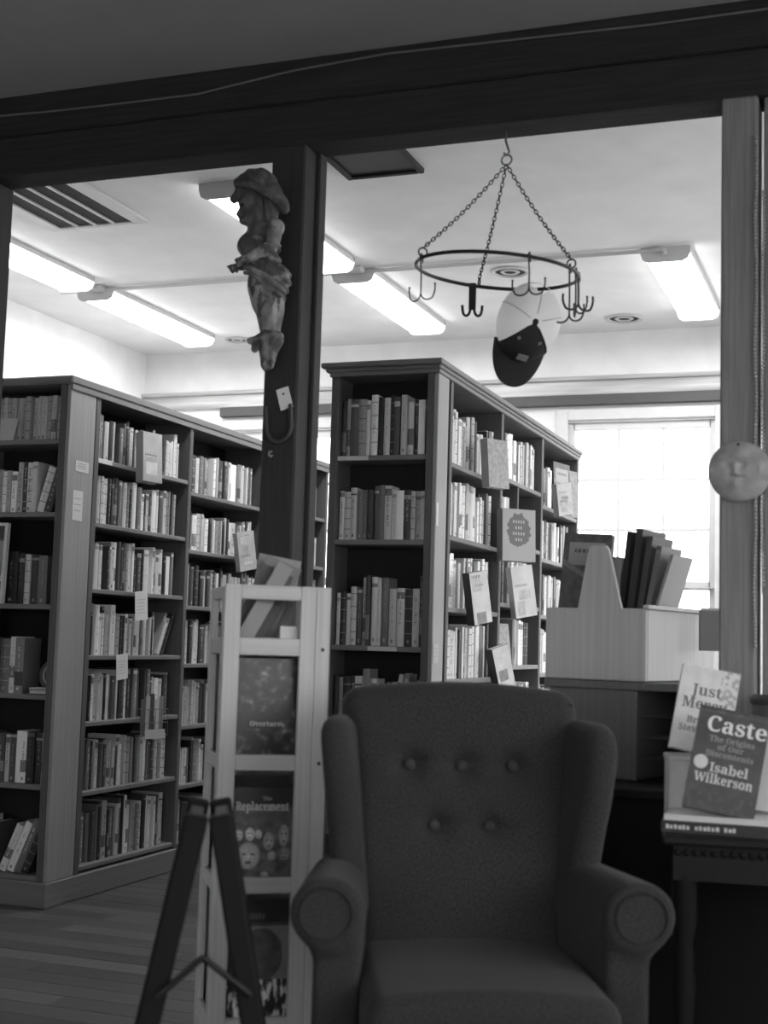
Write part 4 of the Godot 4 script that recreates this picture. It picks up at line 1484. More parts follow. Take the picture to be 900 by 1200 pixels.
# ---------------------------------------------------------------- comic rack, sign, table, counter
# a volume lying in x (width) and y (height), front board towards +z, spine at -x
func volume(n: String, label: String, xf: Transform3D, w: float, h: float, th: float, cover: Material, group := "", front: Material = null, inset := 0.001) -> Node3D:
	var t := thing(n, label, "book" if n.ends_with("book") else n.replace("_", " "), xf, group)
	var st := ST()
	var b := minf(0.0022, th * 0.2)
	bxs(st, -w / 2, w / 2, 0, h, th / 2 - b, th / 2)
	bxs(st, -w / 2, w / 2, 0, h, -th / 2, -th / 2 + b)
	bxs(st, -w / 2, -w / 2 + b, 0, h, -th / 2 + b, th / 2 - b)
	var cv := part(t, "cover", st.commit(), cover)
	part(t, "page_block", bx(-w / 2 + b, w / 2 - 0.003, 0.002, h - 0.002, -th / 2 + b, th / 2 - b), M.pages)
	if front:
		var q := ST()
		quad(q, Vector3(-w / 2 + inset, inset, th / 2 + 0.0004), Vector3(w / 2 - inset, inset, th / 2 + 0.0004), Vector3(w / 2 - inset, h - inset, th / 2 + 0.0004), Vector3(-w / 2 + inset, h - inset, th / 2 + 0.0004), Vector3.BACK, Rect2(0, 0, 1, 1))
		part(cv, "front_print", q.commit(), front)
	return t

func lettering(parent: Node, s: String, hgt: float, at: Vector3, mat: Material, serif := true, maxw := 0.0, bold := 700) -> void:
	var tm := TextMesh.new()
	var f := SystemFont.new()
	f.font_names = PackedStringArray(["Droid Serif" if serif else "Droid Sans"])
	f.font_weight = bold
	tm.font = f
	tm.text = s
	tm.font_size = 64
	tm.pixel_size = hgt / 46.0
	tm.depth = 0.0006
	tm.curve_step = 2.0
	parent = parent.get_node("cover")
	var o := part(parent, "lettering", tm, mat, Transform3D(Basis(), at))
	if maxw > 0.0:
		var w := tm.get_aabb().size.x
		if w > maxw:
			o.scale = Vector3(maxw / w, 1, 1)

func art(kind: int) -> StandardMaterial3D:
	# flat printed picture for a cover
	var W := 128
	var H := 192
	var im := Image.create_empty(W, H, false, Image.FORMAT_L8)
	var fn := FastNoiseLite.new()
	fn.seed = 100 + kind
	fn.frequency = 0.035
	fn.fractal_octaves = 4
	var r := RandomNumberGenerator.new()
	r.seed = 900 + kind
	var blk: Array = []
	for b in 5:
		var x0 := r.randi_range(8, 40)
		var y0 := r.randi_range(8, 150)
		blk.append([x0, x0 + r.randi_range(40, 80), y0, y0 + (r.randi_range(30, 70) if b < 2 else r.randi_range(6, 12)), r.randf_range(90, 215), 0 if b < 2 else r.randi_range(3, 6)])
	for y in H:
		for x in W:
			var n := fn.get_noise_2d(x, y) * 0.5 + 0.5
			var v := 0.0
			if kind == 0:      # dark, crowded
				v = 26 + 260 * pow(n, 4.0)
				if absf(x - 62) < 36 and absf(y - 112) < 16:
					v = 34
			elif kind == 1:    # dark ground for a crowd of faces
				v = 50 + 90 * n
				if y < 36:
					v = 40
				elif y < 62:
					v = 74 + 30 * n
				if y > 178:
					v = 60
				elif y > 172:
					v = 190
			elif kind == 2:    # big disc
				v = 62 + 30 * n
				var d := Vector2(x - 74, y - 82).length()
				if x > 42 and y > 38:
					v = 118 + 30 * n
				if d < 40:
					v = 66 + 40 * n
				if y < 34:
					v = 44
				if y > 118:
					v = 40 + 190 * clampf((fn.get_noise_2d(x * 2.0, y * 0.8) + 0.1) * 3.0, 0, 1)
			elif kind == 3:    # pale cover with soft picture
				v = 196 + 16 * fn.get_noise_2d(x * 0.25, y * 0.25)
				if (y > 24 and y < 34 and x > 20 and x < 104) or (y > 42 and y < 52 and x > 34 and x < 90) or (y > 164 and y < 172 and x > 30 and x < 96):
					v -= 44 if (x / 5) % 4 != 0 else 0
				if y > 66 and y < 150 and x > 18 and x < 108:
					v = 168 + 44 * fn.get_noise_2d(x * 0.5, y * 0.5)
			elif kind == 4:    # mid tone, dark blot
				v = 150
				var d := Vector2((x - 62) / 44.0, (y - 78) / 62.0).length() + (n - 0.5) * 0.5
				if d < 1.0:
					v = 70
				for b in 4:
					if absf(y - (46 + b * 22)) < 6 and absf(x - 62) < 26 - (b % 2) * 8 and (int(x / 5) % 2) == 0:
						v = 165
			elif kind == 5:    # dark lower photograph, pale title block
				v = 66 + 40 * n
				if y > 20 and y < 76 and x > 14 and x < 114:
					v = 150
					if y > 36 and y < 46 and x > 30 and x < 98 and (x / 4) % 3 != 0:
						v = 80
				if y > 80 + x * 0.55 - 20 and y < 96 + x * 0.5 - 20:
					v = 120
			elif kind >= 7:    # varied plain covers
				v = 176 + 14 * fn.get_noise_2d(x * 0.3, y * 0.3)
				for b in blk:
					if x > b[0] and x < b[1] and y > b[2] and y < b[3] and (b[5] == 0 or (x / b[5]) % 3 != 0):
						v = b[4] + 20 * fn.get_noise_2d(x * 0.6, y * 0.6)
			else:
				v = 120 + 50 * n
			im.set_pixel(x, y, g(clampf(v, 20, 235)))
	if kind == 1:
		# faces: pale ovals with dark eyes and mouths
		var heads := [[40, 132, 22, 26, 168], [20, 92, 9, 11, 190], [42, 90, 9, 13, 196], [58, 90, 7, 9, 186], [78, 104, 11, 18, 150], [106, 92, 10, 22, 150], [108, 128, 10, 14, 130], [84, 132, 8, 10, 160], [72, 168, 8, 6, 170]]
		for hd in heads:
			for y in range(maxi(0, hd[1] - hd[3]), mini(H, hd[1] + hd[3])):
				for x in range(maxi(0, hd[0] - hd[2]), mini(W, hd[0] + hd[2])):
					var e := Vector2(float(x - hd[0]) / hd[2], float(y - hd[1]) / hd[3])
					if e.length() > 1.0:
						continue
					var v: float = hd[4] + 30 * fn.get_noise_2d(x * 3, y * 3)
					v += 26 - 40 * e.length_squared()
					if absf(absf(e.x) - 0.36) < 0.16 and absf(e.y + 0.12) < 0.07:
						v = 74
					if absf(e.x) < 0.26 and absf(e.y - 0.5) < 0.09:
						v = 84
					if absf(e.x) < 0.10 and e.y > -0.05 and e.y < 0.22:
						v += 22
					im.set_pixel(x, y, g(clampf(v, 20, 235)))
	var m := StandardMaterial3D.new()
	m.albedo_texture = ImageTexture.create_from_image(im)
	m.roughness = 0.35
	return m

func build_comic_rack() -> void:
	# front left corner of the rack, its front turned to the camera
	var o := Vector3(-1.50, 0.0, -2.96)
	var yaw := 35.0
	var xf := Transform3D(Basis(Vector3.UP, deg_to_rad(yaw)), o)
	var W := 0.262
	var D := 0.26
	var t := thing("comic_rack", "pale wooden lattice display rack of comics beside the wing chair", "display rack", xf)
	var H := 1.228
	var rails := [1.193, 1.100, 1.058, 0.820, 0.782, 0.530, 0.492, 0.250, 0.205]
	var front := [[0.0, 0.040], [0.187, 0.225]]
	for f in front:
		part(t, "front_stile", bx(f[0], f[1], 0.0, H, -0.016, 0.0, 0.002), M.pine_v)
	var side_stile := [[0.0, 0.0]]
	part(t, "side_board", bx(0.226, W, 0.0, H, -D, -0.001, 0.002), M.pine_v)
	var k := [[1.193, H], [1.058, 1.100], [0.782, 0.820], [0.492, 0.530], [0.16, 0.205]]
	for e in k:
		part(t, "front_rail", bx(0.040, 0.187, e[0], e[1], -0.015, -0.001, 0.002), M.pine_h)
	# left side frame
	for z in [[-D, -D + 0.045], [-0.055, -0.016]]:
		part(t, "side_stile", bx(0.0, 0.016, 0.0, H - 0.004, z[0], z[1], 0.002), M.pine_v)
	for e in k:
		part(t, "side_rail", bx(0.001, 0.015, e[0], e[1] - 0.004, -D + 0.045, -0.055, 0.002), M.pine_h)
	# pocket floors with a sloping back
	for e in [1.058, 0.782, 0.492, 0.16]:
		part(t, "pocket_floor", bx(0.016, 0.226, e, e + 0.010, -D, -0.016, 0.001), M.pine_h)
	part(t, "back_board", bx(0.016, 0.226, 0.0, 1.10, -D, -D + 0.010, 0.001), M.pine_v)
	for y in [1.075, 0.80, 0.51]:
		var st := ST()
		lathe(st, [Vector2(0.005, 0.0), Vector2(0.004, 0.0018), Vector2(0.0, 0.0022)], 10, Transform3D(Basis(Vector3.RIGHT, PI / 2), Vector3(0.245, y, -0.0012)))
		part(t, "screw", st.commit(), M.t60)
	# comics, facing out
	var place := func(x: float, y: float, z: float, lean: float, turn := 0.0, roll := 0.0) -> Transform3D:
		return xf * Transform3D(Basis(Vector3.UP, turn) * Basis(Vector3.RIGHT, lean) * Basis(Vector3.BACK, roll), Vector3(x, y, z))
	var c0 := volume("comic_book", "dark crowded comic cover with pale wavy title, upper rack window", place.call(0.108, 0.794, -0.034, -0.06), 0.168, 0.257, 0.006, M.t45, "comics in the rack", art(0))
	lettering(c0, "Overture", 0.012, Vector3(0.008, 0.098, 0.0036), M.t180, true, 0.08)
	var c1 := volume("comic_book", "comic with a crowd of faces and bold title, middle rack window", place.call(0.115, 0.503, -0.034, -0.05, 0.0, -0.01), 0.168, 0.235, 0.006, M.t45, "comics in the rack", art(1))
	lettering(c1, "The", 0.009, Vector3(0.012, 0.209, 0.0036), M.t160, true)
	lettering(c1, "Replacement", 0.020, Vector3(0.000, 0.190, 0.0036), M.t200, true, 0.130)
	var c2 := volume("comic_book", "dark comic with a large round moon, lower rack window", place.call(0.112, 0.171, -0.034, -0.05), 0.170, 0.300, 0.006, M.t45, "comics in the rack", art(2))
	var tl := ST()
	for i in 8:
		bxs(tl, -0.045 + i * 0.0085, -0.0388 + i * 0.0085, 0.254, 0.269 - 0.002 * (i % 2), 0.0032, 0.0036)
	part(c2.get_node("cover"), "title_strip", tl.commit(), M.t100)
	# behind the first ones
	volume("comic_book", "dark second comic half hidden behind the crowded cover", place.call(0.135, 0.794, -0.050, -0.06, 0.0, -0.04), 0.168, 0.235, 0.006, M.t60, "comics in the rack", art(6))
	volume("comic_book", "mid-grey comic tucked low at the right of the upper rack window", place.call(0.135, 0.794, -0.068, -0.07, 0.0, -0.10), 0.150, 0.150, 0.004, M.t120, "comics in the rack")
	volume("comic_book", "dark comic standing behind the crowd-of-faces cover", place.call(0.105, 0.503, -0.056, -0.06), 0.170, 0.262, 0.008, M.t30, "comics in the rack")
	# comics in the left side pockets, facing left
	for e in [[0.794, 0.265, "dark glossy comic in the upper left side pocket of the rack"], [0.503, 0.25, "dark glossy comic in the middle left side pocket of the rack"], [0.171, 0.29, "dark glossy comic in the lowest left side pocket of the rack"]]:
		volume("comic_book", e[2], xf * Transform3D(Basis(Vector3.UP, -PI / 2) * Basis(Vector3.RIGHT, -0.04), Vector3(0.024, e[0], -0.165)), 0.150, e[1], 0.006, M.t30, "comics in the rack", art(0))
	# pamphlets in the top pocket
	var pam := [
		[0.060, -0.055, 0.235, 0.040, -0.50, M.t140, "narrow grey folder leaning right at the left of the rack top"],
		[0.075, -0.085, 0.205, 0.085, -0.42, M.t80, "dark pamphlet leaning right in the rack top"],
		[0.095, -0.110, 0.225, 0.095, -0.38, M.t120, "wide grey pamphlet leaning right in the rack top"],
		[0.135, -0.140, 0.235, 0.110, -0.16, M.t140, "wide pale grey folder at the right of the rack top"]]
	for p in pam:
		volume("pamphlet", p[6], place.call(p[0] - 0.012, 1.0685 + 0.5 * p[3] * sin(-p[4]) + 0.002, p[1], -0.05, 0.0, p[4]), p[3], p[2] - 0.005, 0.006 if p[0] > 0.06 else 0.014, p[5], "pamphlets in the rack top")
	volume("pamphlet", "small white card at the front of the rack top pocket", place.call(0.165, 1.070, -0.028, -0.03), 0.044, 0.060, 0.002, M.t200, "pamphlets in the rack top")

func build_sign() -> void:
	# folding board seen along its ridge
	var o := Vector3(-1.125, 0.0, -2.19)
	var t := thing("folding_sign", "dark wooden folding sign seen edge-on, front of the comic rack", "sign", Transform3D(Basis(Vector3.UP, deg_to_rad(27.0)), o))
	var Hh := 0.785
	for s in [-1.0, 1.0]:
		var foot := 0.155
		var a := atan2(foot, Hh)
		var b := Basis(Vector3.BACK, s * a)
		var L := Hh / cos(a)
		var parent := Node3D.new()
		for z in [-0.02, -0.26]:
			var st := ST()
			box(st, Vector3(s * 0.020, 0, 0) + b * Vector3(0, -L / 2, 0) + Vector3(0, Hh, z), Vector3(0.042, L, 0.036), b, 0.005)
			part(t, "leg", st.commit(), M.black_wood)
		var st2 := ST()
		box(st2, Vector3(s * 0.020, 0, 0) + b * Vector3(0, -L * 0.42, 0) + Vector3(0, Hh, -0.14), Vector3(0.012, L * 0.78, 0.20), b)
		part(t, "board", st2.commit(), M.black)
		st2 = ST()
		box(st2, Vector3(s * 0.020, 0, 0) + b * Vector3(0, -0.03, 0) + Vector3(0, Hh, -0.14), Vector3(0.026, 0.04, 0.20), b, 0.003)
		part(t, "top_rail", st2.commit(), M.black_wood_h)
		parent.free()
	# the folding brace
	part(t, "brace", tube_mesh([Vector3(-0.078, 0.475, 0.004), Vector3(0.0, 0.545, 0.012)], 0.006, 6), M.black)
	part(t, "brace", tube_mesh([Vector3(0.0, 0.545, 0.012), Vector3(0.085, 0.480, 0.004)], 0.006, 6), M.black)

func build_table() -> void:
	var xf := Transform3D(Basis(Vector3.UP, deg_to_rad(8.0)), Vector3(-0.475, 0.0, -3.12))
	# corner of the top at the origin; the table runs to the right and away
	var t := thing("side_table", "dark carved wooden table at lower right holding two face-out books", "table", xf)
	var w := 0.70
	var d := 0.352
	part(t, "table_top", bx(0.0, w, 0.668, 0.690, -d, 0.0, 0.006), M.black_wood_h)
	var st := ST()
	bxs(st, 0.025, w - 0.025, 0.590, 0.668, -0.035, -0.018)
	bxs(st, 0.025, w - 0.025, 0.590, 0.668, -d + 0.018, -d + 0.035)
	bxs(st, 0.025, 0.042, 0.590, 0.668, -d + 0.035, -0.035)
	bxs(st, w - 0.042, w - 0.025, 0.590, 0.668, -d + 0.035, -0.035)
	part(t, "apron", st.commit(), M.black_wood_h)
	st = ST()
	for i in 33:
		lathe(st, [Vector2(0.009, -0.018), Vector2(0.0085, -0.014), Vector2(0.006, -0.011), Vector2(0.0, -0.0095)], 8, Transform3D(Basis(Vector3.RIGHT, PI / 2), Vector3(0.035 + i * 0.02, 0.652, 0.0)))
	part(t, "carved_beading", st.commit(), M.black_wood).set_meta("kind", "stuff")
	for e in [[0.05, -0.045], [w - 0.05, -0.045], [0.05, -d + 0.045], [w - 0.05, -d + 0.045]]:
		st = ST()
		lathe(st, [Vector2(0.012, 0.0), Vector2(0.018, 0.03), Vector2(0.014, 0.06), Vector2(0.022, 0.12), Vector2(0.016, 0.2), Vector2(0.026, 0.36), Vector2(0.018, 0.44), Vector2(0.028, 0.50), Vector2(0.028, 0.60)], 16, Transform3D(Basis(), Vector3(e[0], 0, e[1])))
		part(t, "leg", st.commit(), M.black_wood)
	# two books lying flat, spines to us
	var lie := func(x: float, y: float, z: float, turn: float) -> Transform3D:
		return xf * Transform3D(Basis(Vector3.UP, turn) * Basis(Vector3.RIGHT, -PI / 2) * Basis(Vector3.BACK, PI / 2), Vector3(x - 0.02, y, z))
	var b1 := volume("book", "dark paperback with pale spine lettering lying flat on the table", lie.call(0.262, 0.704, -0.092, -0.14), 0.16, 0.235, 0.026, M.t45, "books on the side table")
	var b2 := volume("book", "pale thin book lying second in the flat stack, carved table", lie.call(0.272, 0.7245, -0.094, -0.13), 0.165, 0.240, 0.013, M.t200, "books on the side table")
	var sp := Transform3D(Basis(Vector3(0, 1, 0), Vector3(0, 0, -1), Vector3(-1, 0, 0)), Vector3.ZERO)
	var s1 := Transform3D(Basis(Vector3(0, -1, 0), Vector3(0, 0, 1), Vector3(-1, 0, 0)), Vector3(-0.0805, 0.15, 0))
	var ink := ST()
	for i in 17:
		if i == 6 or i == 13:
			continue
		bxs(ink, -0.075 + i * 0.0092, -0.075 + i * 0.0092 + (0.0058 if i % 3 else 0.0072), -0.0048, 0.0048 - 0.0016 * (i % 2), -0.0004, 0.0002)
	part(b1.get_node("cover"), "spine_lettering", ink.commit(), M.t200, s1)
	# face-out book with white lettering, leaning back on the stack
	var cx := xf * Transform3D(Basis(Vector3.UP, deg_to_rad(-1.0)) * Basis(Vector3.RIGHT, -0.24) * Basis(Vector3.BACK, -0.17), Vector3(0.121, 0.7365, -0.05))
	var c := volume("book", "dark hardcover with large white lettering leaning on the flat stack", cx, 0.158, 0.235, 0.030, M.t60, "books on the side table", plain_print(66, 21))
	var z := 0.0158
	lettering(c, "Caste", 0.036, Vector3(0.010, 0.196, z), M.t220, true, 0.135)
	lettering(c, "The Origins", 0.013, Vector3(0.004, 0.163, z), M.t140, true, 0.10)
	lettering(c, "of Our", 0.013, Vector3(0.004, 0.146, z), M.t140, true, 0.06)
	lettering(c, "Discontents", 0.013, Vector3(0.004, 0.129, z), M.t140, true, 0.11)
	lettering(c, "Isabel", 0.021, Vector3(0.008, 0.098, z), M.t200, true, 0.085)
	lettering(c, "Wilkerson", 0.021, Vector3(0.000, 0.072, z), M.t200, true, 0.130)
	var st4 := ST()
	lathe(st4, [Vector2(0.016, 0.0), Vector2(0.015, 0.0008), Vector2(0.0, 0.0009)], 20, Transform3D(Basis(Vector3.RIGHT, PI / 2), Vector3(-0.056, 0.106, 0.0154)))
	part(c.get_node("cover"), "sticker", st4.commit(), M.t200)
	# pale book on a small pale box behind
	var bxx := xf * Transform3D(Basis(Vector3.UP, deg_to_rad(6.0)), Vector3(0.078, 0.690, -0.238))
	var bt := thing("card_box", "small pale cardboard box on the table under the pale book", "box", bxx)
	part(bt, "body", bx(-0.072, 0.072, 0.0, 0.150, -0.05, 0.05, 0.002), M.cardboard)
	part(bt, "lid", bx(-0.075, 0.075, 0.150, 0.162, -0.053, 0.053, 0.002), M.cardboard)
	var jx := xf * Transform3D(Basis(Vector3.UP, deg_to_rad(6.0)) * Basis(Vector3.RIGHT, -0.20) * Basis(Vector3.BACK, -0.18), Vector3(0.078, 0.8575, -0.218))
	var j := volume("book", "pale paperback with dark lettering standing on a small box", jx, 0.138, 0.205, 0.028, M.t200, "books on the side table", plain_print(204, 22))
	lettering(j, "Just", 0.026, Vector3(-0.002, 0.148, 0.0148), M.t100, true)
	lettering(j, "Mercy", 0.026, Vector3(-0.004, 0.114, 0.0148), M.t100, true, 0.105)
	lettering(j, "Bryan", 0.016, Vector3(-0.006, 0.074, 0.0148), M.t120, true)
	lettering(j, "Stevenson", 0.016, Vector3(-0.004, 0.053, 0.0148), M.t120, true, 0.10)
	# book at the right edge and a tin
	volume("book", "pale book at the right edge behind the dark hardcover", xf * Transform3D(Basis(Vector3.RIGHT, -0.16) * Basis(Vector3.BACK, -0.08), Vector3(0.245, 0.737, -0.132)), 0.125, 0.185, 0.012, M.t180, "books on the side table")
	var tn := thing("tin", "dark round tin with a paler rim behind the table books", "tin", xf * T(0.268, 0.690, -0.286))
	st = ST()
	lathe(st, [Vector2(0.0, 0.0), Vector2(0.062, 0.0), Vector2(0.062, 0.285), Vector2(0.0, 0.285)], 28)
	part(tn, "body", st.commit(), M.t80)
	st = ST()
	lathe(st, [Vector2(0.0625, 0.286), Vector2(0.066, 0.288), Vector2(0.066, 0.302), Vector2(0.060, 0.308), Vector2(0.0, 0.308)], 28)
	part(tn, "lid", st.commit(), M.t60)

func plain_print(v: float, sd: int) -> StandardMaterial3D:
	var fn := FastNoiseLite.new()
	fn.seed = sd
	fn.frequency = 0.03
	var im := Image.create_empty(96, 128, false, Image.FORMAT_L8)
	for y in 128:
		for x in 96:
			var a := v + 14 * fn.get_noise_2d(x, y)
			if sd == 21 and (y < 6 or y > 106):
				a = v * (1.25 if y < 6 and y > 3 and x % 5 != 0 else 0.9) + 40 * maxf(fn.get_noise_2d(x * 2, y * 2), 0.0)
			if sd == 22 and x > 66 and y < 64 and fn.get_noise_2d(x * 3, y * 3) > 0.12 - (x - 66) * 0.003:
				a = v - 46
			im.set_pixel(x, y, g(a))
	var m := StandardMaterial3D.new()
	m.albedo_texture = ImageTexture.create_from_image(im)
	m.roughness = 0.45
	return m

func build_counter() -> void:
	var t := thing("counter", "dark low counter behind the wing chair and table", "counter", Transform3D())
	part(t, "worktop", bx(-1.0, 1.58, 0.715, 0.738, -4.40, -3.585, 0.004), M.black_wood_h)
	part(t, "front_panel", bx(-0.98, 1.58, 0.0, 0.715, -3.63, -3.60), M.black_wood)
	part(t, "end_panel", bx(-0.98, -0.955, 0.0, 0.715, -4.38, -3.632), M.black_wood)
	part(t, "back_leg", bx(1.5, 1.55, 0.0, 0.715, -4.38, -4.33), M.black_wood)
	# cabinet that carries the wooden box, with a wire-shelved opening on the right
	var yaw := -14.0
	var xf := Transform3D(Basis(Vector3.UP, deg_to_rad(yaw)), Vector3(-0.628, 0.0, -3.80))
	t = thing("pedestal_cabinet", "dark wooden pedestal on the counter below the pale wooden box", "cabinet", xf)
	part(t, "body", bx(-0.300, -0.030, 0.738, 0.985, -0.34, -0.012, 0.003), M.ped)
	part(t, "top", bx(-0.315, 0.17, 0.985, 1.008, -0.36, -0.004, 0.003), M.ped)
	part(t, "back", bx(-0.030, 0.16, 0.738, 0.985, -0.34, -0.325), M.black)
	part(t, "side", bx(0.145, 0.16, 0.738, 0.985, -0.325, -0.02), M.black)
	for y in [0.80, 0.855, 0.915]:
		var st := ST()
		for i in 9:
			tube(st, [Vector3(-0.026, y, -0.03 - i * 0.034), Vector3(0.142, y, -0.03 - i * 0.034)], 0.0018, 5)
		part(t, "wire_shelf", st.commit(), M.steel)
	# the open box
	t = thing("wooden_box", "pale open wooden box of books standing on the dark pedestal", "box", xf)
	var y0 := 1.010
	var y1 := 1.212
	part(t, "front_board", bx(-0.310, 0.0, y0, y1, -0.014, 0.0, 0.003), M.box_v)
	var st2 := ST()
	extrude(st2, PackedVector2Array([Vector2(-0.212, y1 - 0.02), Vector2(-0.178, 1.378), Vector2(-0.170, 1.388), Vector2(-0.124, 1.388), Vector2(-0.116, 1.378), Vector2(-0.070, y1 - 0.02)]), -0.0135, -0.0005)
	part(t, "raised_panel", st2.commit(), M.box_v)
	part(t, "side_board", bx(-0.013, 0.0, y0, y1, -0.50, -0.0145, 0.003), M.box_v)
	part(t, "side_board", bx(-0.310, -0.297, y0, y1, -0.50, -0.0145, 0.003), M.box_v)
	part(t, "back_board", bx(-0.297, -0.013, y0, y1, -0.50, -0.486, 0.003), M.box_v)
	part(t, "bottom", bx(-0.297, -0.013, y0, y0 + 0.012, -0.486, -0.0145), M.box_v)
	st2 = ST()
	bxs(st2, -0.318, 0.008, y1, y1 + 0.010, -0.508, -0.486, 0.002)
	bxs(st2, -0.008, 0.010, y1 - 0.002, y1 + 0.010, -0.486, 0.004, 0.002)
	part(t, "rim", st2.commit(), M.box_v)
	var put := func(x: float, y: float, z: float, turn: float, lean: float, roll: float) -> Transform3D:
		return xf * Transform3D(Basis(Vector3.UP, turn) * Basis(Vector3.RIGHT, lean) * Basis(Vector3.BACK, roll), Vector3(x, y, z))
	# face-out volume at the left
	volume("book", "dark book with a pale title panel standing at the box's left", put.call(-0.222, y0 + 0.185, -0.060, 0.10, -0.08, -0.05), 0.146, 0.235, 0.022, M.t60, "books in the wooden box", art(5))
	# volumes with their spines towards us, leaning
	var list := [
		[-0.118, -0.11, 0.200, 0.028, 0.190, M.t160, "pale book first beside the raised panel in the wooden box"],
		[-0.092, -0.11, 0.275, 0.014, 0.180, M.t45, "dark thin tall book second in the wooden box"],
		[-0.066, -0.12, 0.282, 0.020, 0.170, M.t60, "tallest dark book third in the wooden box"],
		[-0.042, -0.14, 0.262, 0.018, 0.150, M.t80, "grey tall book fourth in the wooden box"],
		[-0.022, -0.19, 0.235, 0.016, 0.150, M.t120, "grey shorter book fifth in the wooden box"],
		[-0.006, -0.30, 0.215, 0.008, 0.150, M.t160, "pale thin book leaning rightmost in the wooden box"]]
	for e in list:
		# spine to +z: turn the volume so that its spine edge faces the front
		volume("book", e[6], xf * Transform3D(Basis(Vector3.BACK, e[1]) * Basis(Vector3.UP, PI / 2), Vector3(e[0] - 0.045, y0 + 0.125, -0.205)) * Transform3D(Basis(), Vector3(0, 0, 0)), e[4], e[2] + 0.03, e[3], e[5], "books in the wooden box")
	# clear leaflet holder on the far end of the box
	var lh := thing("leaflet_holder", "small dark leaflet holder clipped on the wooden box by right post", "leaflet holder", xf * T(0.062, 1.10, -0.36, 40.0))
	part(lh, "pocket", bx(-0.045, 0.045, 0.0, 0.120, -0.012, 0.0, 0.002), M.t120)
	part(lh, "leaflet", bx(-0.040, 0.040, 0.01, 0.126, -0.009, -0.004), M.t180)

